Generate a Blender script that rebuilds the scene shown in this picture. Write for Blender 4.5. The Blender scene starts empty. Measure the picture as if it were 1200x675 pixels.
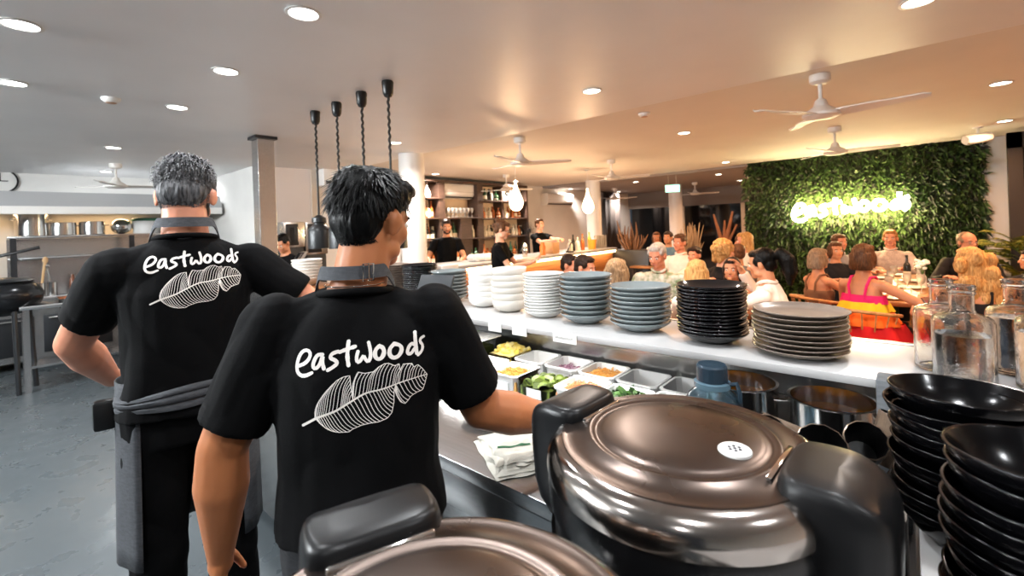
import bpy, bmesh, math, random
from mathutils import Vector, Matrix, Euler, noise
from mathutils.bvhtree import BVHTree
PI = math.pi
R = math.radians
random.seed(7)
SC = bpy.context.scene
COL = SC.collection
V = Vector

# ---------------------------------------------------------------- camera, world, exposure
EYE = V((0, 0, 1.58))
YAW = R(41)
ROLL = math.atan(.037)
FPX = 533.0            # focal length in pixels of the 1200 px wide frame
PPY = 267.0            # row of the lens axis (the photo is an off-centre crop)
FW = V((-math.sin(YAW), math.cos(YAW), 0))
RT = V((math.cos(YAW), math.sin(YAW), 0))
UP = V((0, 0, 1))
cam = bpy.data.cameras.new('camera')
cam.sensor_width = 36
cam.lens = 36 * FPX / 1200
cam.shift_y = -(337.5 - PPY) / 1200
cam.clip_start = .02
cam.dof.use_dof = True
cam.dof.focus_distance = 1.25
cam.dof.aperture_fstop = 4.5
cam_o = bpy.data.objects.new('camera', cam)
COL.objects.link(cam_o)
rr = RT * math.cos(ROLL) - UP * math.sin(ROLL)
uu = RT * math.sin(ROLL) + UP * math.cos(ROLL)
M = Matrix.Identity(4)
for i in range(3):
    M[i][0], M[i][1], M[i][2], M[i][3] = rr[i], uu[i], -FW[i], EYE[i]
cam_o.matrix_world = M
SC.camera = cam_o
w = bpy.data.worlds.new('world')
SC.world = w
w.use_nodes = True
w.node_tree.nodes['Background'].inputs[0].default_value = (.5, .6, .75, 1)
w.node_tree.nodes['Background'].inputs[1].default_value = .06
SC.view_settings.view_transform = 'Standard'
SC.view_settings.look = 'None'
SC.view_settings.exposure = 0.34
SC.view_settings.gamma = 1
SC.view_settings.use_curve_mapping = False
SC.cycles.use_denoising = True
SC.cycles.max_bounces = 10
SC.cycles.transparent_max_bounces = 12
SC.cycles.transmission_bounces = 10
SC.cycles.caustics_refractive = False
SC.cycles.caustics_reflective = False
SC.cycles.sample_clamp_indirect = 6

KITCHEN_W, DINING_W = 9.5, 29.0       # watts of the ceiling spots
KITCHEN_C, DINING_C = (.94, .97, 1), (1, .52, .27)

def ray(px, py):
    u = (px - 600) / FPX
    v = (PPY - py) / FPX
    return FW + rr * u + uu * v
def at_z(px, py, z):
    r = ray(px, py); return EYE + r * ((z - EYE.z) / r.z)
def at_d(px, py, d):
    return EYE + ray(px, py) * d
def at_X(px, py, x):
    r = ray(px, py); return EYE + r * (x / r.x)
def at_Y(px, py, y):
    r = ray(px, py); return EYE + r * (y / r.y)

# ---------------------------------------------------------------- materials
def lin(c):
    return tuple(((x / 12.92) if x <= .04045 else ((x + .055) / 1.055) ** 2.4) for x in c)
def h(r, g, b):
    return lin((r / 255, g / 255, b / 255))
MATS = {}
def mat(name, col, rough=.5, metal=0, var=0, vscale=8, vstretch=(1, 1, 1), bump=0, bscale=40, bstretch=(1, 1, 1),
        trans=0, emit=None, estr=0, col2=None, coat=0, rvar=0, spec=.5, sss=0, island=0, alpha=1, ior=1.45, detail=4, sheen=0):
    if name in MATS: return MATS[name]
    m = bpy.data.materials.new(name); m.use_nodes = True
    nt = m.node_tree; N = nt.nodes; L = nt.links
    b = N['Principled BSDF']
    def s(k, v):
        if k in b.inputs: b.inputs[k].default_value = v
    s('Base Color', (*col, 1)); s('Roughness', rough); s('Metallic', metal); s('IOR', ior)
    s('Transmission Weight', trans); s('Coat Weight', coat); s('Coat Roughness', .08); s('Specular IOR Level', spec)
    s('Alpha', alpha); s('Sheen Weight', sheen)
    if sss:
        s('Subsurface Weight', sss); s('Subsurface Scale', .012)
    if emit: s('Emission Color', (*emit, 1)); s('Emission Strength', estr)
    tc = N.new('ShaderNodeTexCoord')
    def tex(scale, stretch):
        mp = N.new('ShaderNodeMapping'); mp.inputs['Scale'].default_value = stretch
        L.new(tc.outputs['Object'], mp.inputs[0])
        n = N.new('ShaderNodeTexNoise'); n.inputs['Scale'].default_value = scale; n.inputs['Detail'].default_value = detail
        L.new(mp.outputs[0], n.inputs[0]); return n.outputs['Fac']
    if var or col2:
        n = tex(vscale, vstretch)
        cr = N.new('ShaderNodeValToRGB')
        cr.color_ramp.elements[0].position = .32; cr.color_ramp.elements[1].position = .68
        a = col2 if col2 else tuple(max(0, x * (1 - var)) for x in col)
        c = col if col2 else tuple(min(1, x * (1 + var)) for x in col)
        cr.color_ramp.elements[0].color = (*a, 1); cr.color_ramp.elements[1].color = (*c, 1)
        src = n
        if island:
            g = N.new('ShaderNodeNewGeometry')
            mx = N.new('ShaderNodeMath'); mx.operation = 'MULTIPLY_ADD'
            L.new(g.outputs['Random Per Island'], mx.inputs[0]); mx.inputs[1].default_value = island
            sb = N.new('ShaderNodeMath'); sb.operation = 'MULTIPLY'; L.new(n, sb.inputs[0]); sb.inputs[1].default_value = 1 - island
            L.new(sb.outputs[0], mx.inputs[2]); src = mx.outputs[0]
        L.new(src, cr.inputs[0]); L.new(cr.outputs[0], b.inputs['Base Color'])
    if rvar:
        n = tex(6, (1, 1, 1))
        mr = N.new('ShaderNodeMapRange'); mr.inputs[1].default_value = .3; mr.inputs[2].default_value = .7
        mr.inputs[3].default_value = max(.02, rough - rvar); mr.inputs[4].default_value = rough + rvar
        L.new(n, mr.inputs[0]); L.new(mr.outputs[0], b.inputs['Roughness'])
    if bump:
        n = tex(bscale, bstretch)
        bp = N.new('ShaderNodeBump'); bp.inputs['Strength'].default_value = bump; bp.inputs['Distance'].default_value = .004
        L.new(n, bp.inputs['Height']); L.new(bp.outputs[0], b.inputs['Normal'])
    MATS[name] = m
    return m

# ---------------------------------------------------------------- mesh helpers
class MB:
    def __init__(self): self.bm = bmesh.new()
    def add(self, verts, faces):
        vs = [self.bm.verts.new(v) for v in verts]
        for f in faces:
            try: self.bm.faces.new([vs[i] for i in f])
            except ValueError: pass
        return self
    def box(self, x0, x1, y0, y1, z0, z1, bev=0, mtx=None):
        t = bmesh.new()
        vs = [t.verts.new(p) for p in ((x0,y0,z0),(x1,y0,z0),(x1,y1,z0),(x0,y1,z0),(x0,y0,z1),(x1,y0,z1),(x1,y1,z1),(x0,y1,z1))]
        for f in ((3,2,1,0),(4,5,6,7),(0,1,5,4),(1,2,6,5),(2,3,7,6),(3,0,4,7)): t.faces.new([vs[i] for i in f])
        if bev: bmesh.ops.bevel(t, geom=t.edges[:], offset=bev, segments=2, affect='EDGES', profile=.5)
        if mtx: t.transform(mtx)
        return self.merge(t)
    def merge(self, t):
        me = bpy.data.meshes.new('tmp'); t.to_mesh(me); t.free()
        self.bm.from_mesh(me); bpy.data.meshes.remove(me); return self
    def lathe(self, prof, n=32, c=(0, 0, 0), mtx=None, caps=True):
        vs = []; fs = []; m = len(prof); c = V(c)
        for r, z in prof:
            for k in range(n):
                a = 2 * PI * k / n
                p = V((r * math.cos(a), r * math.sin(a), z)) + c
                vs.append(mtx @ p if mtx else p)
        for i in range(m - 1):
            for k in range(n):
                k2 = (k + 1) % n
                fs.append((i*n+k, i*n+k2, (i+1)*n+k2, (i+1)*n+k))
        if caps:
            if prof[0][0] > 1e-5: fs.append(tuple(range(n))[::-1])
            if prof[-1][0] > 1e-5: fs.append(tuple(range((m-1)*n, m*n)))
        self.add(vs, fs)
        return self
    def tube(self, pts, r, n=8, rads=None, closed=False):
        pts = [V(p) for p in pts]; m = len(pts)
        vs = []; fs = []
        prev = None
        for i, p in enumerate(pts):
            a = pts[(i - 1) % m] if (closed or i > 0) else p
            b = pts[(i + 1) % m] if (closed or i < m - 1) else p
            t = (b - a).normalized() if (b - a).length > 1e-9 else V((0, 0, 1))
            if prev is None:
                q = t.orthogonal().normalized()
            else:
                q = (prev - t * prev.dot(t))
                q = q.normalized() if q.length > 1e-6 else t.orthogonal().normalized()
            prev = q; s = t.cross(q)
            ri = rads[i] if rads else r
            for k in range(n):
                an = 2 * PI * k / n
                vs.append(p + q * (ri * math.cos(an)) + s * (ri * math.sin(an)))
        for i in range(m if closed else m - 1):
            i2 = (i + 1) % m
            for k in range(n):
                k2 = (k + 1) % n
                fs.append((i*n+k, i*n+k2, i2*n+k2, i2*n+k))
        if not closed:
            fs.append(tuple(range(n))[::-1]); fs.append(tuple(range((m-1)*n, m*n)))
        return self.add(vs, fs)
    def cyl(self, p0, p1, r0, r1=None, n=24):
        return self.tube([p0, p1], r0, n, [r0, r0 if r1 is None else r1])
    def ell(self, c, rad, rot=None, u=16, v=10):
        t = bmesh.new(); bmesh.ops.create_uvsphere(t, u_segments=u, v_segments=v, radius=1)
        mt = Matrix.Translation(V(c)) @ (rot.to_4x4() if rot else Matrix.Identity(4)) @ Matrix.Diagonal((*rad, 1))
        t.transform(mt); return self.merge(t)
    def prism(self, poly, z0, z1, mtx=None, bev=0):
        t = bmesh.new(); n = len(poly)
        a = [t.verts.new((x, y, z0)) for x, y in poly]; b = [t.verts.new((x, y, z1)) for x, y in poly]
        t.faces.new(a[::-1]); t.faces.new(b)
        for i in range(n): t.faces.new((a[i], a[(i+1) % n], b[(i+1) % n], b[i]))
        if bev: bmesh.ops.bevel(t, geom=t.edges[:], offset=bev, segments=2, affect='EDGES', profile=.5)
        if mtx: t.transform(mtx)
        return self.merge(t)
    def mesh(self, name):
        bmesh.ops.recalc_face_normals(self.bm, faces=self.bm.faces[:])
        me = bpy.data.meshes.new(name); self.bm.to_mesh(me); self.bm.free(); return me
    def build(self, name, m, parent=None, smooth=35, loc=None, rotz=0):
        return link(name, self.mesh(name), m, parent, smooth, loc, rotz)
def link(name, me, m, parent=None, smooth=35, loc=None, rotz=0):
    me.materials.clear(); me.materials.append(m)
    if smooth:
        me.polygons.foreach_set('use_smooth', [True] * len(me.polygons))
        if smooth < 180: me.set_sharp_from_angle(angle=R(smooth))
    o = bpy.data.objects.new(name, me); COL.objects.link(o)
    if parent: o.parent = parent
    if loc is not None: o.location = loc
    if rotz: o.rotation_euler = (0, 0, rotz)
    return o
def thing(name, label, cat, loc=(0, 0, 0), rotz=0, group=None):
    o = bpy.data.objects.new(name, None); COL.objects.link(o)
    o.empty_display_size = .05
    o.location = loc; o.rotation_euler = (0, 0, rotz)
    return tag(o, label, cat, group)
def tag(o, label, cat, group=None):
    o['label'] = label; o['category'] = cat
    if group: o['group'] = group
    return o
def struct(name, mb, m, smooth=0, label=None):
    o = mb.build(name, m, None, smooth); o['kind'] = 'structure'
    if label: o['label'] = label
    return o
def dup(root, loc=None, rotz=None, label=None, group=None, parent=None):
    r = root.copy(); COL.objects.link(r)
    if parent is not None: r.parent = parent
    if loc is not None: r.location = loc
    if rotz is not None: r.rotation_euler = (0, 0, rotz)
    if label: r['label'] = label
    if group: r['group'] = group
    for c in list(root.children): dup(c, parent=r)
    return r
ORD = ['topmost', 'second from the top', 'third from the top', 'fourth from the top', 'fifth from the top', 'sixth from the top', 'seventh from the top',
       'eighth from the top', 'ninth from the top', 'tenth from the top', 'eleventh from the top', 'twelfth from the top', 'thirteenth from the top',
       'fourteenth from the top', 'fifteenth from the top', 'sixteenth from the top']
def spot(parent, loc, watts, col, size=.09, spread=R(150)):
    l = bpy.data.lights.new('lamp_light', 'AREA'); l.shape = 'DISK'; l.size = size; l.energy = watts; l.color = col; l.spread = spread
    o = bpy.data.objects.new('lamp_light', l); COL.objects.link(o); o.parent = parent; o.location = loc
    return o
# ---------------------------------------------------------------- the setting
HC = 2.6
m_kceil = mat('kitchen_ceiling_gloss', h(240, 240, 240), .40, var=.02, vscale=2, spec=.45)
m_dceil = mat('dining_ceiling_matte', h(226, 220, 212), .75, var=.02, vscale=2)
m_white = mat('white_wall', h(224, 222, 218), .6, var=.03, vscale=3)
m_pinkwall = mat('wall_cladding', h(214, 204, 198), .45, var=.02, vscale=2)
m_epoxy = mat('grey_epoxy_floor', h(70, 76, 79), .30, var=.04, vscale=1.2, rvar=.07, bump=.01, bscale=60)
m_wfloor = mat('dark_timber_floor', h(132, 104, 80), .4, col2=h(96, 74, 58), vscale=3, vstretch=(1, 12, 1))
m_steel = mat('brushed_steel', h(190, 190, 190), .27, 1, var=.06, vscale=10, vstretch=(.3, 8, 8), bump=.02, bscale=60, bstretch=(.3, 14, 14))
m_steel2 = mat('smooth_steel', h(205, 203, 200), .16, 1, rvar=.05)
m_darksteel = mat('dark_steel', h(70, 72, 75), .35, .9)
m_black = mat('black_plastic', h(17, 17, 18), .38, rvar=.06)
m_dark = mat('dark_frame', h(45, 38, 33), .5)
m_wood = mat('warm_timber', h(150, 98, 56), .42, col2=h(104, 62, 33), vscale=5, vstretch=(1, .25, 9))
m_darkwood = mat('dark_shelf_timber', h(74, 54, 44), .5, col2=h(52, 38, 31), vscale=6, vstretch=(1, 1, 6))
m_whitepaint = mat('white_enamel', h(228, 226, 222), .35)
m_tile = mat('splash_tiles', h(205, 198, 188), .25, var=.05, vscale=6)
m_night = mat('night_glass', h(10, 10, 11), .06, spec=.6)
m_counter = mat('white_stone_counter', h(182, 181, 180), .3, var=.015, vscale=5)
m_tv = mat('screen_black', h(12, 12, 13), .12)

SY = 3.78            # line where the kitchen ceiling meets the dining ceiling
struct('floor', MB().box(-10.2, 4, -4.5, 2.2, -.1, 0), m_epoxy, label='grey epoxy kitchen floor')
struct('floor_dining', MB().box(-10.2, 4, 2.2, 15, -.1, -.002), m_wfloor, label='dark timber dining room floor')
struct('ceiling', MB().box(-10.2, 4, -4.5, SY, HC, HC + .15), m_kceil, label='glossy white kitchen ceiling')
struct('ceiling_dining', MB().box(-10.2, 4, SY, 9.3, HC + .006, HC + .15), m_dceil, label='matte white dining room ceiling')
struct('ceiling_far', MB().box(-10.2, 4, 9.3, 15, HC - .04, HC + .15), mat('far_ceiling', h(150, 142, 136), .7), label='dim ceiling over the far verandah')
struct('wall_left', MB().box(-9.5, -9.35, -4.5, 2.6, 0, HC), m_white)
struct('wall_kitchen_return', MB().box(-9.35, -7.0, 2.5, 2.6, 0, HC), m_white)
struct('wall_bar', MB().box(-7.15, -7.0, 2.6, 14.1, 0, HC), m_white)
# lower stainless and tile lining of the kitchen wall
struct('trim_1', MB().box(-9.35, -9.335, -4.5, 2.5, 1.1, 2.05), m_tile, label='tiled splashback behind the kitchen range')
# pale door panels on the wall by the ovens
mbp = MB().box(-7.0, -6.975, 2.75, 3.3, .0, HC + .006)
struct('trim_2', mbp, m_pinkwall, label='pale wall cladding by the ovens')
struct('trim_3', MB().box(-7.0, -6.95, 3.3, 3.38, 0, HC), mat('beige_post', h(196, 182, 166), .5), label='beige upright beside the ovens')
# far wall with dark glazing
struct('wall_far', MB().box(-7.0, -1.6, 14.0, 14.15, 2.05, HC), mat('far_lintel', h(120, 110, 102), .6), label='pale lintel over the dark verandah glazing')
for i, (x0, x1) in enumerate(((-6.9, -5.25), (-5.15, -3.55), (-3.45, -1.7))):
    struct('window_%d' % (i + 1), MB().box(x0, x1, 14.03, 14.06, .05, 2.05), m_night, label='dark night-time glazing')
for i, x in enumerate((-5.2, -3.5, -1.65)):
    struct('window_frame_%d' % (i + 1), MB().box(x - .05, x + .05, 13.98, 14.08, 0, 2.05), mat('cream_frame', h(190, 176, 156), .5), label='cream window post')
struct('window_sill_1', MB().box(-6.9, -1.6, 13.98, 14.1, 0, .05), m_dark)
struct('wall_right_of_hedge', MB().box(-2.22, 1.5, 9.28, 9.4, 0, HC + .006), m_white, label='white wall behind and beside the planted wall')
struct('wall_side_return', MB().box(-2.22, -2.1, 9.4, 14.15, 0, HC - .04), m_white)
struct('wall_right', MB().box(3.4, 3.5, -4.5, 9.3, 0, HC), m_white)
# dark framed glass door at the right
pd = at_Y(1183, 250, 8.6)
d = MB().box(pd.x, pd.x + .13, 8.58, 8.66, 0, HC - .04).box(pd.x + .9, pd.x + 1.03, 8.58, 8.66, 0, HC - .04).box(pd.x, pd.x + 1.03, 8.58, 8.66, 2.36, HC - .04)
dr = struct('door_1', d, m_dark, label='dark framed glass door by the planted wall')
MB().box(pd.x + .13, pd.x + .9, 8.61, 8.625, .02, 2.36).build('door_glass', m_night, dr, 0)
MB().box(pd.x + .13, pd.x + .9, 8.6, 8.64, .0, .1).build('door_rail', m_dark, dr, 0)
# columns
def round_col(name, x, y, r, label):
    o = MB().lathe([(r, 0), (r, HC + .006)], 40, (x, y, 0)).build(name, m_whitepaint, None, 40)
    o['kind'] = 'structure'; o['label'] = label
round_col('column_bar', -4.93, 3.69, .165, 'round white column at the near end of the bar')
round_col('column_bar_end', -5.5, 9.25, .17, 'round white column past the far end of the bar')
round_col('column_far', -4.6, 11.9, .17, 'round white column by the dark glazing')
sc_ = MB().box(-5.03, -4.87, 1.78, 1.94, 0, HC - .03, .004)
o = struct('column_steel', sc_, m_steel, label='square stainless steel clad column')
MB().box(-5.055, -4.845, 1.755, 1.965, HC - .03, HC).build('column_cap', m_darksteel, o, 0)

# ---------------------------------------------------------------- ceiling lamps
m_lampK = mat('lamp_white', (1, 1, 1), emit=(1, .97, .93), estr=14)
m_lampD = mat('lamp_warm', (1, 1, 1), emit=(1, .9, .74), estr=14)
def downlight(x, y, z, kitchen, label, group, neutral=False):
    t = thing('downlight', label, 'ceiling light', (x, y, z), 0, group)
    MB().lathe([(.062, 0), (.075, -.002), (.078, -.007), (.064, -.009), (.060, -.004), (.060, 0)], 32, caps=False).build('trim_ring', m_whitepaint, t)
    MB().lathe([(0, -.0045), (.060, -.0045)], 32, caps=False).build('diffuser', m_lampK if kitchen else m_lampD, t, 0)
    spot(t, (0, 0, -.012), KITCHEN_W if kitchen else DINING_W * (2.6 if x < -6 else 1), KITCHEN_C if kitchen else ((1, .86, .76) if neutral else DINING_C), .11)
    return t
KL = [(-3.05, .12, 'white ceiling light at the top left corner, first of the outer row'), (-4.18, .12, 'white ceiling light second in the outer row, left of the smoke detector'),
      (-2.06, .97, 'white ceiling light nearest the camera, first of the row over the cooks'), (-3.1, .97, 'white ceiling light second in the row over the cooks'),
      (-4.19, .97, 'white ceiling light third in the row over the cooks'), (-8.6, 1.12, 'small white ceiling light beside the kitchen fan hub'),
      (-8.75, 2.3, 'small white ceiling light over the grey-haired cook, left of the steel column')]
for x, y, l in KL: downlight(x, y, HC, True, l, 'kitchen ceiling lights')
for x, y in ((-1.0, .97), (.1, .97), (-2.0, .12), (-.9, -.3), (.3, -.3), (1.2, .6), (-3.0, -1.2), (-1.2, -1.6), (.6, -1.6), (-5.3, -.9), (-6.4, .9), (-6.4, -1.5)):
    downlight(x, y, HC, True, 'white kitchen ceiling light above and behind the rice cookers', 'kitchen ceiling lights over the pass')
DL = [(-1.78, 3.03, HC, 'ceiling light with a bright streak, before the dining ceiling line'), (-4.37, 3.06, HC, 'ceiling light right of the round column top'),
      (-6.4, 5.31, HC, 'ceiling light over the bottle shelves by the column'), (-6.5, 7.66, HC, 'ceiling light behind the teardrop pendant over the bar'),
      (-6.75, 10.2, HC, 'small ceiling light above the wall air conditioner'), (-4.81, 10.05, HC, 'small ceiling light left of the exit sign'),
      (-6.6, 12.6, HC, 'tiny ceiling light beyond the second round column'), (-1.92, 5.3, HC, 'ceiling light in the open middle of the dining ceiling'),
      (-2.4, 8.6, HC, 'ceiling light just before the planted wall'), (-3.01, 10.24, HC, 'ceiling light past the ceiling edge, nearer the far fan'),
      (-3.15, 12.4, HC, 'ceiling light past the ceiling edge, beside the hedge corner'), (.88, 7.73, HC, 'ceiling light beside the white track spotlight'),
      (.07, 2.96, HC, 'ceiling light at the top edge above the near fan')]
for x, y, z, l in DL:
    downlight(x, y, z - (-.006 if SY < y < 9.3 else (.04 if y > 9.3 else 0)), False, l, 'dining ceiling lights', x < -6 or y < 3.2)
for x, y in ((1.9, 5.3), (1.9, 3.2), (.6, 5.4)):
    downlight(x, y, HC + .006 if y > SY else HC, False, 'warm dining ceiling light out beyond the near fan', 'dining ceiling lights out of view')

# unseen fill strips, added out of frame to brighten the kitchen ceiling
m_fill_strip = mat('added_fill_strip', (1, 1, 1), emit=(.92, .97, 1), estr=680)
for x, y, l in ((-4.4, -3.6, 'added white fill strip on the kitchen ceiling far behind the camera'), (-3.4, -2.6, 'added white fill strip on the kitchen ceiling behind the camera'), (-5.6, -2.6, 'added white fill strip on the kitchen ceiling out beyond the left frame edge')):
    t = thing('added_fill_strip', l, 'ceiling light', (x, y, HC), 0, 'added fill strips out of view')
    MB().box(-.62, .62, -.05, .05, -.03, 0).build('housing', m_whitepaint, t, 0)
    MB().tube([(-.6, 0, -.065), (.6, 0, -.065)], .022, 12).build('tube', m_fill_strip, t)

# smoke detectors
def detector(x, y, z, label):
    t = thing('smoke_detector', label, 'smoke detector', (x, y, z), 0, 'smoke detectors')
    MB().lathe([(.055, 0), (.055, -.012), (.048, -.02), (.03, -.032), (0, -.034)], 24).build('housing', m_whitepaint, t)
    MB().lathe([(.032, -.0335), (.026, -.036), (0, -.036)], 20).build('grille', mat('brown_grille', h(190, 150, 120), .5), t)
detector(-4.22, .59, HC, 'white smoke detector on the kitchen ceiling')
detector(-1.83, 4.05, HC + .006, 'white smoke detector on the dining ceiling')

# ---------------------------------------------------------------- ceiling fans
m_fan = mat('fan_white', h(226, 222, 216), .4)
def make_fan(label, x, y, z, ang, drop=.26):
    t = thing('ceiling_fan', label, 'ceiling fan', (x, y, z), ang, 'white ceiling fans')
    MB().lathe([(.066, 0), (.068, -.03), (.066, -.05), (.045, -.065), (.02, -.068)], 28).build('canopy', m_fan, t)
    MB().cyl((0, 0, -.05), (0, 0, -drop + .03), .013, n=12).build('downrod', m_fan, t)
    MB().lathe([(.02, -drop + .085), (.034, -drop + .075), (.05, -drop + .03), (.095, -drop), (.118, -drop - .022), (.118, -drop - .042), (.09, -drop - .055), (0, -drop - .062)], 32).build('motor_hub', m_fan, t)
    for k in range(3):
        a = 2 * PI * k / 3
        mb = MB(); n = 14; vs = []; fs = []
        for i in range(n + 1):
            q = i / n; r = .09 + .50 * q
            wd = .045 + .028 * math.sin(PI * min(1, q * 1.3 + .15)) if q < .93 else .06 * math.sqrt(max(0, 1 - ((q - .93) / .07) ** 2)) + .004
            for s_ in (-1, 1):
                zt = -drop - .028 + s_ * -.012 * (1 - .4 * q) + .012 * q
                for dz in (-.004, .004): vs.append((r, s_ * wd, zt + dz))
        for i in range(n):
            b0 = i * 4; b1 = b0 + 4
            fs += [(b0, b1, b1 + 2, b0 + 2), (b0 + 1, b0 + 3, b1 + 3, b1 + 1), (b0, b0 + 1, b1 + 1, b1), (b0 + 2, b1 + 2, b1 + 3, b0 + 3)]
        fs += [(0, 2, 3, 1), (n * 4, n * 4 + 1, n * 4 + 3, n * 4 + 2)]
        mb.add(vs, fs)
        o = mb.build('blade', m_fan, t, 50); o.rotation_euler = (0, 0, a)
    return t
fan = make_fan('white three-blade ceiling fan nearest the camera, in front of the planted wall', -.45, 3.98, HC + .006, R(-4))
for x, y, z, a, l in ((-.61, 6.47, -.006, 12, 'white ceiling fan second from the camera, hanging just above the planted wall'),
                      (-3.33, 4.02, -.006, 44, 'white ceiling fan over the near end of the bar, left of the ceiling crease'),
                      (-5.79, 6.54, -.006, 70, 'white ceiling fan behind the first teardrop pendant'),
                      (-3.55, 6.56, -.006, 30, 'white ceiling fan hanging left of the exit sign and above the second pendant'),
                      (-4.05, 11.79, .04, 35, 'white ceiling fan beside the exit sign over the far glazing'),
                      (-6.0, 11.22, .04, 20, 'small far white ceiling fan just past the second round column'),
                      (-7.73, 1.1, 0, 95, 'white ceiling fan over the kitchen range')):
    dup(fan, (x, y, HC - z), R(a), l)
# ---------------------------------------------------------------- the pass: counters and shelf
CT = .90; SH = 1.20; RC = 1.05
t = thing('steel_counter', 'stainless steel kitchen counter running along the pass under the plate shelf', 'counter', (0, 0, 0))
MB().box(-5.0, -.52, .88, 1.80, CT - .04, CT, .004).build('worktop', m_steel, t)
MB().box(-5.0, -.52, .884, .92, CT - .14, CT - .042, .002).build('front_rail', m_steel, t)
MB().box(-5.0, -.52, .94, 1.78, .12, CT - .06).build('carcass', m_darksteel, t, 0)
for k in range(6):
    x1 = -.55 - k * .72
    dmb = MB().box(x1 - .68, x1, .915, .938, .14, CT - .16, .003)
    dd = dmb.build('drawer', m_steel, t)
    MB().box(x1 - .52, x1 - .16, .895, .916, CT - .225, CT - .205, .003).build('handle', m_steel2, dd)
t = thing('cooker_bench', 'stainless bench under the two rice cookers', 'bench', (0, 0, 0))
MB().box(-.52, -.004, -.25, 1.80, CT - .04, CT, .004).build('worktop', m_steel, t)
MB().box(-.50, -.03, -.2, 1.78, .1, CT - .05).build('carcass', m_darksteel, t, 0)
t = thing('pass_shelf', 'long white shelf over the steel counter carrying the plate stacks', 'shelf', (0, 0, 0))
MB().box(-5.0, .62, 1.335, 1.72, SH - .022, SH, .003).build('shelf_board', m_counter, t)
MB().box(-5.0, .62, 1.735, 1.765, CT, SH + .0, .002).build('back_panel', m_steel, t)
for x in (-4.4, -3.0, -1.98, .58):
    MB().box(x - .01, x + .01, 1.38, 1.73, CT + .001, SH - .023).build('bracket', m_steel, t, 0)
t = thing('pass_wall', 'white half wall carrying the pass shelf towards the dining room', 'wall panel', (0, 0, 0))
MB().box(-5.0, .62, 1.80, 1.88, 0, SH - .03).build('wall_face', m_white, t, 0)
t = thing('side_counter', 'white counter edge at the right under the black bowls', 'counter', (0, 0, 0))
MB().box(0.0, .70, .10, 1.33, RC - .03, RC, .003).build('worktop', m_counter, t)
MB().box(.06, .68, .14, 1.30, 0, RC - .032).build('carcass', m_whitepaint, t, 0)
o = MB().box(-.062, -.008, 1.255, 1.325, CT + .001, SH + .022, .006).build('grey_felt_block', mat('grey_felt', h(92, 95, 98), .9, var=.2, vscale=30, vstretch=(1, 1, 5), bump=.3), None)
tag(o, 'grey textured upright block at the end of the white shelf beside the black bowls', 'panel')

t = thing('added_shelf_fill', 'thin fill light added under the pass shelf to brighten the food tubs', 'lamp', (-1.15, 1.40, SH - .024))  # added fill under the shelf board, only there to lift the tubs
MB().box(-.55, .55, -.012, .012, -.012, 0).build('housing', m_whitepaint, t, 0)
MB().box(-.54, .54, -.008, .008, -.014, -.0125).build('lit_strip', mat('shelf_fill_glow', (1, 1, 1), emit=(1, .97, .92), estr=4), t, 0)
l = bpy.data.lights.new('lamp_light', 'AREA'); l.shape = 'RECTANGLE'; l.size = 1.05; l.size_y = .02; l.energy = 3.4; l.color = (1, .97, .93)
lo = bpy.data.objects.new('lamp_light', l); COL.objects.link(lo); lo.parent = t; lo.location = (0, 0, -.017)
# little tags on the shelf front
m_paper = mat('paper', h(236, 236, 232), .7)
m_ink = mat('ink', h(40, 42, 50), .7)
for k, (x, l) in enumerate(((-1.27, 'white paper tag on the shelf edge below the cream bowls'), (-1.14, 'white paper tag on the shelf edge below the white plates'),
                            (-.93, 'white paper tag with dark writing on the shelf edge below the blue-grey bowls'))):
    wd = .05 if k == 2 else .036
    o = MB().box(x - wd, x + wd, 1.331, 1.3335, SH - .036, SH - .004).build('shelf_tag', m_paper, None, 0)
    tag(o, l, 'label')
    if k == 2:
        mb = MB(); rg = random.Random(3); xx = x - .04
        while xx < x + .035:
            ww = rg.uniform(.004, .009)
            zz = SH - .02 + rg.uniform(-.002, .002)
            mb.tube([(xx, 1.3308, zz - .004), (xx + ww * .5, 1.3308, zz + .005), (xx + ww, 1.3308, zz - .003)], .0008, 4); xx += ww + .002
        mb.build('writing', m_ink, o)

# ---------------------------------------------------------------- crockery
def plate_prof(r, hgt, foot, th=.004):
    return [(0, .004), (foot - .004, .004), (foot, 0), (foot + .004, .003), (r * .80, hgt * .38), (r * .95, hgt * .78), (r, hgt - th * .5), (r - .001, hgt),
            (r - th, hgt - th * .3), (r * .92, hgt * .72), (r * .76, hgt * .42), (foot, th + .005), (0, th + .004)]
def bowl_prof(r, hgt, foot, th=.004):
    return [(0, .003), (foot - .004, .003), (foot, 0), (foot + .003, .004), (r * .72, hgt * .32), (r * .93, hgt * .72), (r, hgt - .002), (r - th * .5, hgt), (r - th, hgt - .002),
            (r * .93 - th, hgt * .72), (r * .70 - th, hgt * .34), (foot, th + .005), (0, th + .004)]
def deep_prof(r, hgt, th=.004):
    f = r * .55
    return [(0, .003), (f - .004, .003), (f, 0), (f + .003, .004), (r * .84, hgt * .22), (r * .95, hgt * .55), (r, hgt - .002), (r - th * .5, hgt), (r - th, hgt - .002),
            (r * .95 - th, hgt * .55), (r * .82 - th, hgt * .26), (f, th + .006), (0, th + .005)]
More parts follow.
